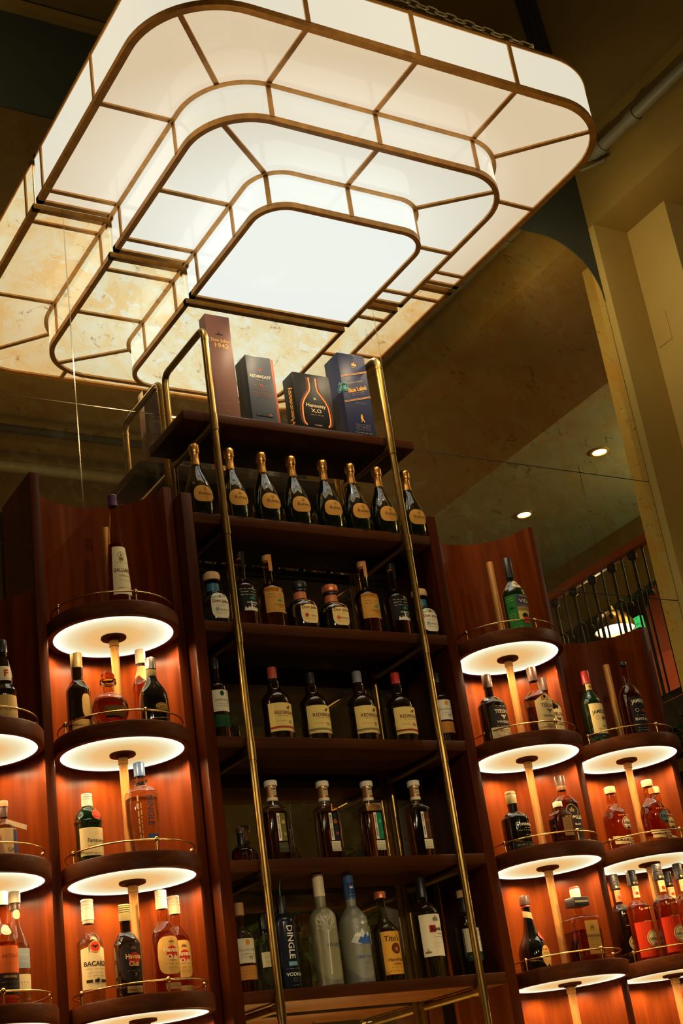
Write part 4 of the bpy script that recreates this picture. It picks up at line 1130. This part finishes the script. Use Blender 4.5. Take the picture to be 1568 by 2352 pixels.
for s in (-1, 1):
    for wd, off, c in ((.0075, 0, (206, 84, 26)), (.0030, -.002*s, (240, 176, 110)), (.004, .010*s, (96, 56, 30))):
        V, Fc = stroke_geo([[(x+off+.002, z) for x, z in neckline(s)]], wd)
        flat_obj('front_print', [(a, -.0008-(.0004 if wd < .0035 else 0), b) for a, b in V], Fc, ink(c, .35), xo)
carton('gift_box', 'deep blue whiskey box with gold lettering beside the right brass tube', .7385, -.362, .137, .114, .4155, (36, 40, 66), None,
    [('#crest', .0135, .008, .365, (206, 140, 66)), ('~5', .026, .008, .350, (170, 120, 60)), ('Blue Label', .0285, .006, .243, (214, 150, 66), {'rot': .3, 'bold': .02, 'asp': .85}), ('JOHNNIE WALKER', .0098, .002, .276, (150, 130, 110), {'rot': .3}),
     ('#sq', .068, .0, .318, (190, 140, 80), {'flat': .0022, 'tilt': .3}), ('#sq', .068, 0, .313, (191, 140, 80), {'flat': .0022, 'tilt': .3}), ('#sq', .068, 0, .193, (190, 141, 80), {'flat': .0022, 'tilt': .3}), ('#sq', .068, 0, .188, (190, 140, 81), {'flat': .0022, 'tilt': .3}),
     ('~5', .070, .01, .216, (130, 110, 100), {'rot': .3}), ('~4', .075, .01, .225, (130, 110, 100), {'rot': .3}), ('#man', .020, .006, .098, (214, 150, 70), {'asp': .9}), ('~4', .055, .014, .172, (80, 120, 120)),
     ('#ring', .020, -.058, .243, (76, 132, 126)), ('#flame', .016, -.056, .243, (76, 132, 126)), ('#palm', .012, -.052, .262, (76, 132, 126))] + [('~7', .072, .004, z, (110, 100, 96)) for z in (.066, .060, .054, .048, .040)] + [('~5', .08, .004, .026, (170, 150, 120))],
    [('#ring', .020, .040, .243, (76, 132, 126)), ('#flame', .015, .042, .243, (76, 132, 126)), ('#crest', .012, .040, .266, (76, 132, 126))])

# ---- bottles on the round trays
def TT(k): return TZ[k]+.0555
R_ = None
H = .47
bottle('liqueur_bottle', 'tall tapering liqueur bottle with purple cap, alone on the top left tray', 'bottle', (-.454, -.42, TT(0)), H,
    [(0, 0), (.040, 0), (.0455, .005), (.0455, .03), (.037, H*.42), (.026, H*.66), (.0185, H*.80), (.0148, H*.88), (.0135, H*.93), (0, H*.93)], 'amberclear', [C('purple', H, .0175, .905, 1.0, 3)], ('orange', .575),
    [('rect', .335, .071, .190, (216, 202, 160), [('GALLIANO', .0205, .004, .000, (104, 36, 24), {'bold': .02, 'asp': .72}), ('VANILLA', .0098, .006, -.022, (150, 100, 50)), ('#ring', .013, 0, .060, (110, 80, 40)), ('6', .017, 0, .060, (60, 40, 24)), ('#crest', .010, 0, .044, (120, 90, 46)), ('~4', .045, .002, .030, (170, 150, 110)), ('~4', .04, .004, -.040, (176, 160, 120)), ('~4', .05, .006, -.070, (140, 90, 60))])])
H = .362
def vida_art(root, body):
    for zc, w, h, rgb in ((.42, .100, .052, (62, 52, 84)), (.335, .100, .030, (150, 122, 84)), (.255, .100, .046, (206, 176, 84))):
        add_label(root, body, H, 'rect', zc, w, h, rgb, dx=.022, name='label_band', off=.0009)
    pr = [('#disc', .012, .002, -.024, (24, 20, 16), {'asp': 1.3}), ('#sq', .014, .006, -.044, (190, 36, 22)), ('#peaks', .036, .036, -.060, (40, 92, 38)), ('#sq', .005, .010, -.054, (24, 20, 16))]
    for r in range(4):
        for c in range(5): pr.append(('#disc', .0036, .022+c*.0075+r*.003, -.030+r*.0085+c*.003, (34, 28, 20)))
    pr += [('VIDA', .0225, .014, .042, (206, 190, 130), {'bold': .02, 'asp': 1.2}), ('DEL MAGUEY', .0092, .016, .064, (196, 184, 140), {'bold': .012}), ('~4', .055, .016, .022, (190, 170, 120)), ('~4', .045, .016, .012, (190, 170, 120))]
    zc = .30*H
    add_prints(root, pr, lambda q, lv: body.wrap([(x, z+zc) for x, z in q], zc, .0014+lv*.0003))
bottle('mezcal_bottle', 'green mezcal bottle with a painted label on the top right tray', 'bottle', (1.321, -.43, TT(0)), H, spirit(H, .0500, .53, .70, .0165, .97, 1.35), 'green', [C('black', H, .0190, .745)], None,
    [('rect', .295, .155, .150, (36, 104, 40), [('~3', .03, -.052, .060, (150, 180, 90)), ('~3', .03, -.052, .050, (150, 180, 90)), ('#palm', .011, -.052, .016, (16, 44, 22)), ('~3', .03, -.052, -.010, (150, 180, 90)), ('~3', .03, -.052, -.020, (150, 180, 90)), ('~3', .03, -.052, -.030, (150, 180, 90)), ('~3', .03, -.052, -.040, (150, 180, 90)), ('~5', .12, 0, -.068, (150, 180, 90))]),
     ('oval', .645, .040, .040, (200, 186, 150), [('#eagle', .014, 0, 0, (120, 110, 80))], {'name': 'seal'})], extra=[vida_art])
def island(prof, z0, z1):  return [(r, z) for r, z in prof if z0 <= z <= z1]
# second tray left
H = .309
bottle('liqueur_bottle', 'dark liqueur bottle with red initial on its neck label at left edge', 'bottle', (-.897, -.42, TT(1)), H,
    [(0, 0), (.038, 0), (.043, .006), (.044, .05), (.041, .108), (.043, .122), (.045, .128), (.041, .136), (.030, .150), (.033, .165), (.031, .195), (.024, .225), (.018, .245), (.0155, .26), (.0145, .30), (0, .30)], 'brownblack', [C('black', H, .0175, .86)], None,
    [('rect', .185, .090, .100, (196, 160, 92), [('Frangelico', .0175, .008, .004, (110, 74, 30), {'bold': .008, 'shear': .1}), ('~4', .06, 0, -.02, (140, 100, 50))]), ('rect', .60, .040, .050, (222, 206, 164), [('F', .034, 0, 0, (176, 44, 22), {'bold': .03})], {'name': 'neck_label'})])
H = .299
bottle('whiskey_bottle', 'dark whiskey bottle with olive cap and plain upright oval label', 'bottle', (-.612, -.36, TT(1)), H,
    spirit(H, .0430, .52, .66, .0190, .97, 1.55, bulge=.001), 'brownblack', [C('olive', H, .0205, .815)], None, [('round', .33, .034, .082, (216, 176, 104), [('~3', .018, 0, .02, (196, 150, 84)), ('~3', .018, 0, .0, (196, 150, 84))], {'dx': .012}), ('rect', .085, .090, .046, (206, 164, 92), [('~5', .06, 0, .004, (170, 124, 62))], {'name': 'lower_label'})])
H = .209
sph = [(0, 0), (.040, 0), (.054, .008)] + [(.0655*math.sin(t), .068-.066*math.cos(t)) for t in [.95+.16*k for k in range(10)]] + [(.026, .122), (.0215, .128), (.0195, .14), (.0195, .162), (0, .162)]
bottle('whiskey_decanter', 'round amber decanter with ball stopper on the second left tray', 'decanter', (-.533, -.44, TT(1)), H, sph, 'amberclear',
    [dict(m='glass', name='neck_ring', p=[(.018, .158), (.0275, .160), (.029, .165), (.0275, .170), (.022, .1715), (.0275, .173), (.028, .177), (.018, .180)]), dict(m=LIQ['orange'], name='ball_stopper', p=[(.012, .176)]+[(.0235*math.sin(t), .1885-.0215*math.cos(t)) for t in [.5+.24*k for k in range(11)]]+[(0, .210)])], ('dark', .47),
    [('rect', .22, .085, .040, (120, 84, 40), [('~5', .06, 0, .008, (170, 130, 70)), ('~5', .06, 0, -.004, (170, 130, 70))])])
H = .334
def drape(root, body):
    V, Fc = clip_grid([(-.045, .02), (-.03, -.01), (-.015, .0), (0, -.028), (.015, .0), (.03, -.01), (.045, .02), (.045, .035), (-.045, .035)], 20)
    flat_obj('neck_label', body.wrap([(x, z+.70*H) for x, z in V], .74*H, .0009), Fc, ink((206, 166, 110)), root)
bottle('brandy_bottle', 'amber brandy bottle with cream cap standing behind the black one', 'bottle', (-.358, -.335, TT(1)), H, spirit(H, .0370, .56, .78, .0150, .97, 1.15), 'amberclear', [C('cream', H, .0185, .84)], ('orange', .66), extra=[drape])
H = .26
bottle('cognac_bottle', 'black flared cognac bottle with small gold oval label', 'bottle', (-.374, -.452, TT(1)), H,
    [(0, 0), (.044, 0), (.049, .005), (.051, .03), (.052, .07), (.050, .105), (.047, .128), (.040, .146), (.028, .163), (.020, .178), (.0165, .195), (.0155, .25), (0, .25)], 'black',
    [C('silver', H, .0185, .84), dict(m='olive', name='neck_foil', p=[(.0165, H*.72), (.0175, H*.73), (.0172, H*.83), (.016, H*.835)])], None, [('oval', .27, .048, .030, (176, 134, 62), [('XO', .013, 0, 0, (80, 50, 20)), ('#ring', .012, 0, 0, (120, 84, 34), {'asp': 1.7})], {'dx': .012})], n=2.6, asp=.8)
def teel(label, pos, H, glass, liq, lab, txt, low, cap):
    R = .0575
    prof = spirit(H, R, .52, .665, .0180, .97, 1.6)
    bottle('whiskey_bottle', label, 'bottle', pos, H, prof, glass, [C(cap, H, .0200, .80)], liq,
        [('house', .36, .100, .130, lab, [('TEELING', .0205, .008, .012, txt, {'bold': .015, 'asp': .92}), ('#eagle', .014, .008, -.010, txt), ('WHISKEY', .0160, .008, -.032, txt, {'bold': .012}), ('~3', .05, .004, .034, txt), ('~4', .07, .006, -.048, txt)]),
         ('rect', .095, .108, .044, low, [('IRISH WHISKEY', .0078, .008, .010, (90, 66, 40)), ('~5', .07, .006, -.002, (130, 100, 60)), ('~5', .07, .006, -.011, (130, 100, 60))], {'name': 'lower_label', 'off': .0011})], 'bird label whiskey bottles', extra=[])
teel('dark whiskey bottle with black bird label, left on the second right tray', (1.143, -.372, TT(1)), .285, 'brownblack', None, (38, 30, 26), (206, 190, 150), (206, 186, 140), 'brown')
teel('amber whiskey bottle with cream bird label on the second right tray', (1.317, -.452, TT(1)), .296, 'amberclear', ('amber', .56), (212, 186, 128), (70, 44, 24), (206, 178, 118), 'brown')
teel('dark bottle with cream bird label behind the amber one', (1.437, -.36, TT(1)), .287, 'brownblack', None, (212, 190, 136), (60, 36, 20), (206, 182, 126), 'brown')
def jame(label, pos, H, R, glass, liq, cap, lab, txt, words, bb):
    prof = spirit(H, R, .545, .72, .0155, .97, 1.35 if not bb else 1.65)
    pr = [('JAMESON', .0225, .006, .030 if not bb else .044, txt, {'bold': .018, 'arch': 3.0, 'asp': .85}), ('#crest', .012, .012, .002, (130, 50, 34)), ('#ring', .008, -.018, .002, txt)]
    if bb: pr += [('BLACK BARREL', .0160, .012, -.036, txt, {'bold': .02, 'asp': .85}), ('~4', .06, .006, -.020, txt)]
    else: pr += [('TRIPLE', .0088, .008, -.034, (90, 60, 40)), ('~4', .055, .006, -.045, (110, 80, 50)), ('~3', .05, .006, -.054, (130, 110, 70))]
    bottle('whiskey_bottle', label, 'bottle', pos, H, prof, glass, cap, liq, [('rect', .315 if not bb else .345, .088, .132 if not bb else .125, lab, pr)] + ([('rect', .115, .088, .032, (18, 15, 12), [('~4', .06, 0, .006, txt), ('~4', .06, 0, -.005, txt)], {'name': 'lower_label'})] if bb else
        [('rect', .075, .088, .020, (28, 44, 26), [('~3', .05, .01, 0, (150, 150, 100))], {'name': 'lower_label'}), ('rect', .775, .040, .028, (196, 170, 110), [('#crest', .008, 0, 0, (120, 80, 40))], {'name': 'neck_label'})]), 'tall whiskey bottles on the far right top tray')
jame('dark green whiskey bottle with bright red cap and cream label', (1.668, -.375, TT(1)), .322, .0440, 'green', None, [C('red', .322, .0178, .825)], (212, 190, 130), (40, 44, 30), '', False)
jame('dark amber whiskey bottle with black label right of the red capped one', (1.843, -.43, TT(1)), .350, .0475, 'amberclear', ('dark', .62), [C('black', .350, .0170, .955), dict(m='glass', name='stopper', p=[(.014, .350*.93), (.0165, .350*.935), (.0165, .350*.955), (.014, .350*.957)])], (20, 17, 15), (208, 196, 164), '', True)
# third trays
H = .20
def tagf(root, body):
    V = [(-.002, -.030, .135), (.062, -.040, .112), (.060, -.040, .096), (-.004, -.030, .119)]
    V += [(x, y+.001, z) for x, y, z in V]
    mesh_obj('paper_tag', V, [(0, 1, 2, 3), (4, 7, 6, 5), (0, 4, 5, 1), (1, 5, 6, 2), (2, 6, 7, 3), (3, 7, 4, 0)], ink((224, 196, 150)), root)
bottle('gin_bottle', 'small gin bottle with blue label and hanging paper tag at left edge', 'bottle', (-.915, -.42, TT(2)), H, spirit(H, .037, .56, .70, .0125, .95, 1.4), 'clear', [C('cork', H, .0155, .90), C('brown', H, .0138, .73, .90, name='neck_band')], ('clear', .58),
    [('rect', .30, .085, .090, (206, 172, 120), [('GIN', .018, .012, -.024, (90, 76, 60)), ('~4', .05, .006, .0, (120, 100, 80)), ('#sq', .014, .034, 0, (34, 56, 104), {'flat': .084})])], extra=[tagf])
H = .23
bottle('aperitif_bottle', 'red aperitif bottle cut by the left picture edge', 'bottle', (-.990, -.44, TT(2)), H, spirit(H, .034, .55, .74, .013, .97, 1.4), 'red', [C('red', H, .0160, .86)], None, [('rect', .30, .07, .07, (206, 60, 34), [('~4', .05, 0, 0, (226, 190, 150))])])
H = .233
bottle('gin_bottle', 'green shaker shaped gin bottle with white cap and red seal', 'bottle', (-.615, -.38, TT(2)), H, [(0, 0), (.040, 0), (.0435, .004), (.0445, .10), (.0450, .128), (.0475, .131), (.0478, .137), (.045, .140), (.0445, .150), (.040, .166), (.030, .178), (.020, .184), (.017, .19), (.0165, .225), (0, .225)], 'green',
    [C('white', H, .0185, .815, 1.0, 3)], None, [('rect', .28, .098, .092, (218, 196, 140), [('Tanqueray', .0170, .010, .004, (66, 50, 26), {'shear': .3, 'bold': .012}), ('#ring', .005, .01, .026, (150, 110, 60)), ('~4', .06, .008, -.014, (176, 130, 74)), ('~4', .07, .006, -.038, (150, 120, 70))]), ('oval', .665, .034, .034, (190, 66, 22), [('#ring', .0115, 0, 0, (130, 36, 14))], {'name': 'wax_seal', 'dx': .014, 'off': .003})])
H = .33
bottle('gin_bottle', 'tall clear embossed gin bottle with blue cap and upright lettering', 'bottle', (-.435, -.42, TT(2)), H, spirit(H, .0535, .66, .755, .0165, .96, 1.7, rb=.043), 'clear',
    [C('blue', H, .0190, .855), dict(m='glass', name='neck_ring', p=[(.016, H*.775), (.024, H*.78), (.0245, H*.815), (.016, H*.82)])], ('pale', .62), [], n=4.0, asp=.7,
    bare=[(.48, [('DINGLE', .0300, .014, .0, (40, 52, 76), {'rot': -PI/2, 'bold': .02})]), (.215, [('#sq', .017, .016, .0, (52, 84, 140), {'flat': .014})]), (.40, [('~9', .15, -.030, 0, (190, 160, 100), {'rot': -PI/2, 'h': .005}), ('~8', .12, -.020, -.01, (170, 140, 84), {'rot': -PI/2, 'h': .004})])])
H = .24
bottle('whiskey_bottle', 'squat black whiskey bottle with cork cap and white script', 'bottle', (1.157, -.37, TT(2)), H, spirit(H, .0555, .52, .655, .0195, .95, 1.7), 'black', [C('cork', H, .0205, .955), C('olive', H, .0212, .79, .955, name='neck_foil')], None,
    bare=[(.345, [('Connemara', .0210, .012, .018, (206, 196, 166), {'bold': .015, 'shear': .08}), ('~2', .03, .012, .002, (160, 150, 120)), ('~6', .08, .012, -.008, (160, 150, 120)), ('~2', .03, .012, -.026, (160, 150, 120))])], labels=[('rect', .08, .12, .022, (40, 38, 28), [('~5', .09, 0, 0, (130, 124, 90), {'h': .005})])])
H = .306
bottle('whiskey_bottle', 'tall amber whiskey bottle with black label behind the small flask', 'bottle', (1.424, -.365, TT(2)), H, spirit(H, .0520, .60, .735, .0185, .96, 1.6), 'amberclear', [C('brown', H, .0205, .86), dict(m='foilcopper', name='neck_foil', p=[(.0185, H*.80), (.0198, H*.81), (.0198, H*.86), (.0185, H*.862)])], ('dark', .66),
    [('tab', .40, .098, .150, (30, 24, 20), [('BUSHMILLS', .0195, .004, .006, (214, 204, 176), {'bold': .02, 'asp': .85}), ('BUSH', .0120, .018, -.022, (206, 196, 170), {'bold': .015}), ('#crest', .014, 0, .036, (120, 96, 54)), ('#ring', .030, 0, .030, (110, 90, 50)), ('~4', .06, .004, -.04, (150, 130, 100))]), ('rect', .11, .06, .030, (60, 40, 26), [('~3', .04, 0, 0, (130, 100, 60))], {'name': 'lower_label', 'dx': .02})], n=4.2, asp=.72)
H = .176
bottle('whiskey_flask', 'small square amber flask with plain beige label on the third right tray', 'bottle', (1.316, -.452, TT(2)), H, spirit(H, .0470, .66, .80, .0155, .95, 1.8), 'amberclear', [C('cream', H, .0190, .88)], ('dark', .62),
    [('rect', .41, .046, .072, (164, 122, 66), [('~4', .034, 0, .02, (110, 76, 36)), ('~4', .034, 0, .008, (110, 76, 36)), ('~3', .030, 0, -.006, (110, 76, 36)), ('~4', .034, 0, -.02, (110, 76, 36))], {'dx': .006})], n=4.5, asp=.7)
def roe(label, pos, H, lab, rim):
    prof = [(0, 0), (.048, 0), (.053, .006), (.0535, H*.30), (.0545, H*.44), (.052, H*.53), (.044, H*.60), (.031, H*.655), (.0215, H*.69), (.0185, H*.72), (.0225, H*.76), (.0240, H*.80), (.0215, H*.85), (.0185, H*.88), (.0185, H*.93), (0, H*.93)]
    def ribbon(root, body):
        add_label(root, body, H, 'slant', .135, .130, .016, (206, 186, 130), [('~7', .10, 0, 0, (60, 44, 26), {'h': .005})], name='paper_band', off=.0009)
        add_label(root, body, H, 'slant', .065, .120, .013, (206, 186, 130), [('~7', .09, 0, 0, (60, 44, 26), {'h': .005})], name='paper_band', off=.0009)
    bottle('whiskey_bottle', label, 'bottle', pos, H, prof, 'amberclear', [C('tan', H, .0230, .895)], ('amber', .60),
        [('oval', .385, .056, .056, lab, [('ROE&CO', .0150, 0, .002, (34, 26, 22), {'bold': .03, 'asp': .82}), ('#ring', .0265, 0, 0, rim), ('~5', .036, 0, .016, (70, 50, 36)), ('~3', .024, 0, -.011, (70, 50, 36)), ('#peaks', .009, 0, -.017, (60, 44, 34), {'asp': 1.3})], {'dx': .012, 'name': 'round_label'})], 'embossed whiskey bottles with round labels', extra=[ribbon],
        bare=[(.515, [('~5', .06, .006, 0, (200, 120, 50), {'h': .005})])])
roe('amber embossed whiskey bottle with round white label, left on its tray', (1.695, -.345, TT(2)), .266, (222, 202, 160), (150, 60, 36))
roe('amber embossed whiskey bottle with round teal label', (1.813, -.445, TT(2)), .267, (124, 150, 138), (40, 60, 60))
roe('amber embossed whiskey bottle with round cream label half hidden behind another', (1.935, -.348, TT(2)), .264, (206, 180, 110), (90, 60, 30))
# fourth trays
H = .351
bottle('rum_bottle', 'amber rum bottle with orange and black labels at the left edge', 'bottle', (-.939, -.44, TT(3)), H, spirit(H, .043, .56, .72, .0165, .97, 1.3), 'amberclear', [C('cream', H, .0190, .88)], ('amber', .55),
    [('rect', .40, .088, .080, (204, 96, 36), [('ANTIQUE', .0130, .008, .010, (150, 60, 24)), ('~4', .06, .006, -.012, (150, 60, 24))]), ('rect', .19, .088, .062, (34, 26, 22), [('ORIGINAL', .0100, .006, .022, (190, 150, 80)), ('~4', .06, .006, .006, (120, 90, 50)), ('~4', .06, .006, -.008, (120, 90, 50))], {'name': 'lower_label'}), ('oval', .655, .030, .034, (214, 190, 140), [('#ring', .011, 0, 0, (120, 90, 60))], {'name': 'neck_seal'})])
H = .367
bottle('rum_bottle', 'clear ribbed rum bottle standing behind the orange labelled one', 'bottle', (-.870, -.355, TT(3)), H, spirit(H, .041, .50, .72, .015, .97, 1.2), 'clear', [C('cream', H, .0185, .90), C('brown', H, .0165, .84, .90, name='neck_band')], ('clear', .55),
    [('rect', .42, .075, .060, (130, 140, 140), [('~4', .05, 0, .01, (190, 180, 150)), ('~4', .05, 0, -.01, (190, 180, 150))]), ('rect', .22, .075, .050, (216, 196, 150), [('~4', .05, 0, 0, (130, 110, 80))], {'name': 'lower_label'}), ('oval', .80, .026, .030, (216, 196, 150), [], {'name': 'neck_seal'})])
H = .333
bottle('rum_bottle', 'clear white rum bottle with white cap and cream label with red disc', 'bottle', (-.627, -.352, TT(3)), H, spirit(H, .0430, .56, .68, .0170, .97, 1.6), 'clear', [C('white', H, .0205, .80, 1.0, 3), dict(m='cream', name='neck_band', p=[(.0175, H*.765), (.0186, H*.77), (.0186, H*.80), (.0175, H*.802)])], ('clear', .60),
    [('tab', .385, .096, .165, (222, 200, 146), [('BACARDI', .0205, .004, -.004, (54, 36, 22), {'bold': .025, 'asp': .98}), ('#disc', .0165, .002, .049, (196, 58, 22)), ('#ring', .0185, .002, .049, (210, 150, 90)), ('#bat', .0105, .002, .049, (30, 20, 16)), ('~4', .07, .004, -.020, (176, 140, 84)), ('~4', .06, .004, -.033, (176, 150, 100)), ('~3', .06, .004, -.042, (176, 150, 100)), ('~4', .072, .004, -.058, (50, 36, 24), {'h': .009}), ('#crest', .007, .004, -.054, (40, 28, 20))])])
def havana(label, pos, H, glass, liq, lab, txt, foot, cap):
    prof = spirit(H, .0430, .55, .70, .0165, .97, 1.6)
    bottle('rum_bottle', label, 'bottle', pos, H, prof, glass, [C(cap, H, .0195, .82, 1.0, 4)], liq,
        [('round', .37, .088, .120, lab, [('#disc', .0205, .006, .008, (170, 40, 22)), ('Havana', .0205, .004, .017, txt, {'bold': .025, 'asp': .9}), ('Club', .0205, .004, -.006, txt, {'bold': .025, 'asp': .9}), (foot, .0165 if len(foot) < 3 else .0085, .006, -.040, (170, 130, 70)), ('#palm', .010, .004, .042, (110, 80, 44)), ('~3', .05, .004, -.028, (130, 100, 60))]),
         ('rect', .085, .060, .020, (150, 120, 66), [('~4', .05, 0, 0, (90, 66, 34))], {'name': 'lower_label', 'dx': .006})], 'rum bottles with red disc labels')
havana('dark rum bottle with black label and red disc', (-.536, -.44, TT(3)), .295, 'brownblack', None, (34, 22, 16), (222, 180, 110), '7', 'olive')
havana('amber rum bottle with gold label and red disc', (-.395, -.42, TT(3)), .340, 'amberclear', ('amber', .60), (206, 160, 84), (222, 200, 150), 'ESPECIAL', 'cream')
havana('amber rum bottle with gold label, partly hidden behind its twin', (-.312, -.335, TT(3)), .336, 'amberclear', ('amber', .60), (206, 160, 84), (222, 200, 150), 'ESPECIAL', 'cream')
H = .283
bottle('liqueur_bottle', 'bulb shaped black liqueur bottle with red wax seal and oval label', 'bottle', (1.160, -.333, TT(3)), H,
    [(0, 0), (.052, 0), (.0595, .008), (.0605, .04), (.0590, .072), (.0535, .094), (.043, .112), (.031, .134), (.0235, .162), (.0185, .195), (.0165, .225), (.0165, .27), (0, .27)], 'black', [C('brown', H, .0205, .875, 1.0), C('rust', H, .0195, .845, .872, name='neck_ring')], None,
    [('oval', .165, .056, .082, (206, 160, 84), [('~3', .03, 0, .012, (110, 70, 34)), ('~3', .03, 0, 0, (110, 70, 34)), ('#crest', .006, .0, .026, (150, 50, 26))], {'dx': .018}), ('slant', .72, .066, .024, (206, 180, 124), [('~4', .04, 0, 0, (150, 120, 70))], {'name': 'neck_label'}), ('oval', .445, .042, .036, (190, 52, 24), [('#ring', .013, 0, 0, (130, 30, 14))], {'name': 'wax_seal', 'dx': .026, 'off': .004})])
H = .293
def sqcap(root, body):
    c = box('square_cap', -.036, .036, -.030, .030, H*.735, H*.855, CAP['black'], root, .003)
    V, Fc, _ = print_geo(('DISARONNO', .0115, 0, H*.795, CREAM, {'bold': .01, 'asp': .95}))
    flat_obj('lettering', [(a, -.0309, b) for a, b in V], Fc, ink((160, 150, 120)), c)
bottle('amaretto_bottle', 'square amaretto bottle with big black block cap and gold label', 'bottle', (1.343, -.42, TT(3)), H, spirit(H, .0620, .56, .625, .0175, .97, 1.9, base=.004), 'amberclear', [C('cream', H, .0205, .855, .97), C('rust', H, .0195, .97, 1.0, name='cap_top')], ('dark', .42),
    [('rect', .315, .064, .125, (176, 132, 58), [('DISARONNO', .0140, 0, .006, (64, 46, 22), {'bold': .02, 'asp': .82}), ('#crest', .011, 0, .038, (120, 80, 34)), ('~3', .04, 0, -.010, (120, 90, 40)), ('~3', .04, 0, -.028, (120, 90, 40))], {'dx': .004})], n=6.0, asp=.9, extra=[sqcap])
def giff(label, pos, H, glass, liq, low, txt, neck):
    R = .0475
    prof = spirit(H, R, .58, .665, .0185, .97, 1.35)
    def bandf(root, body):
        if low: add_label(root, body, H, 'rect', .225, .125, .135, low, [], name='colour_band', off=.0006)
    bottle('liqueur_bottle', label, 'bottle', pos, H, prof, glass, [C('black', H, .0205, .83, 1.0, 5)], liq,
        [('rect', .755, .040, .046, neck, [('~3', .026, 0, .014, (110, 70, 40)), ('#disc', .006, -.004, -.006, (170, 50, 30)), ('#disc', .005, .007, -.007, (196, 110, 50))], {'name': 'neck_label'}), ('rect', .855, .036, .016, BLACK, [('~2', .022, 0, 0, (206, 160, 96), {'h': .008})], {'name': 'cap_band', 'off': .0026}),
         ('oval', .225, .070, .068, (222, 200, 140), [(txt[0], .0150, .002, .014, (150, 110, 50)), ('GIFFARD', .0150, .003, -.002, (70, 34, 22), {'bold': .025}), ('#ring', .0325, 0, 0, (150, 110, 60)), ('~3', .04, 0, -.014, (140, 100, 60))] + ([('#disc', .005, -.004, -.023, (120, 40, 30)), ('#disc', .005, .007, -.022, (190, 100, 50))] if txt[1] else []), {'dx': .012, 'off': .0014})],
        'tall fruit liqueur bottles', extra=[bandf], bare=[(.50, [('~3', .06, .006, .02, (205, 150, 90), {'h': .006, 'rot': .12}), ('~5', .05, .004, -.03, (190, 130, 70), {'h': .003})])])
giff('nearly black fruit liqueur bottle with pink neck label, left on its tray', (1.678, -.272, TT(3)), .363, 'brownblack', None, None, ('1885', 0), (206, 110, 66))
giff('orange fruit liqueur bottle with cherry neck label', (1.687, -.372, TT(3)), .357, 'amberclear', ('orange', .60), (186, 46, 6), ('', 1), (216, 190, 140))
giff('amber fruit liqueur bottle with leafy neck label, nearest the picture', (1.755, -.455, TT(3)), .361, 'amberclear', ('orange', .61), (184, 42, 5), ('1885', 0), (214, 180, 120))
giff('fruit liqueur bottle behind the leafy labelled one', (1.915, -.330, TT(3)), .354, 'amberclear', ('amber', .58), (180, 46, 6), ('1885', 0), (216, 186, 130))
giff('amber fruit liqueur bottle with apricot neck label at far right', (1.889, -.432, TT(3)), .366, 'amberclear', ('pink', .58), (186, 52, 8), ('1885', 0), (220, 190, 130))

# ================================================================== PLANTS
M_LEAF = wood('leaf_green', (.018, .045, .010, 1), (.035, .080, .018, 1), (.06, .12, .03, 1), (3, 3, 3), .5, .1)
def plant(label, pos, rad, n, pot, seed, hang=0.0):
    t = thing('potted_plant', label, 'plant', pos)
    rnd = random.Random(seed)
    lathe('pot', [(0, 0), (pot*.7, 0), (pot, pot*1.5), (pot*.88, pot*1.5), (pot*.85, pot*1.3), (0, pot*1.3)], M_RIM, t, 20)
    leaf = None
    sv, sf = [], []
    for i in range(n):
        a = rnd.uniform(0, 2*PI); e = rnd.uniform(-.2-hang, 1.2); l = rad*rnd.uniform(.5, 1)
        d = Vector((math.cos(a)*math.cos(e), math.sin(a)*math.cos(e), math.sin(e)))
        p = Vector((0, 0, pot*1.4)) + d*l
        V, F_ = tube_geo([Vector((0, 0, pot*1.3)), Vector((0, 0, pot*1.4))+d*l*.5+Vector((0, 0, l*.12)), p], .0022, 5)
        b = len(sv); sv += V; sf += [tuple(q+b for q in f) for f in F_]
        if leaf is None:
            L_ = rad*.34; w = L_*.27
            vs = [(0, 0, 0), (L_*.3, w*.8, .008), (L_*.3, -w*.8, .008), (L_*.3, 0, 0), (L_*.65, w, .004), (L_*.65, -w, .004), (L_*.65, 0, -.006), (L_, 0, -.02)]
            leaf = o = mesh_obj('leaf', vs, [(0, 3, 1), (0, 2, 3), (3, 6, 4, 1), (2, 5, 6, 3), (6, 7, 4), (5, 7, 6)], M_LEAF, t, True, 60)
        else:
            o = leaf.copy(); COL.objects.link(o)
        o.location = p - d*rad*.12; o.rotation_euler = (rnd.uniform(-.6, .6), -e*.5+rnd.uniform(-.3, .6), a+rnd.uniform(-.5, .5))
        s = rnd.uniform(.7, 1.15); o.scale = (s, s, s)
    mesh_obj('stems', sv, sf, M_LEAF, t)['kind'] = 'stuff'
    return t
plant('leafy plant standing at the far right beside the display columns', (2.36, -.30, 2.88), .19, 90, .065, 5)
box('plinth', -.12, .12, -.10, .10, -2.86, 0, M_STILE, bpy.data.objects['potted_plant'], .004)
hp_ = plant('hanging green plant mirrored behind the bottles', (2.9, -3.1, 3.05), .42, 110, .09, 9, .9)
tube('hanger', [(0, 0, .1), (0, 0, 3.0)], .004, M_IRON, hp_, 6)
hq_ = plant('second hanging green plant mirrored behind the tall vodka bottles', (2.05, -3.0, 2.76), .45, 120, .09, 12, .9)
tube('hanger', [(0, 0, .1), (0, 0, 3.0)], .004, M_IRON, hq_, 6)
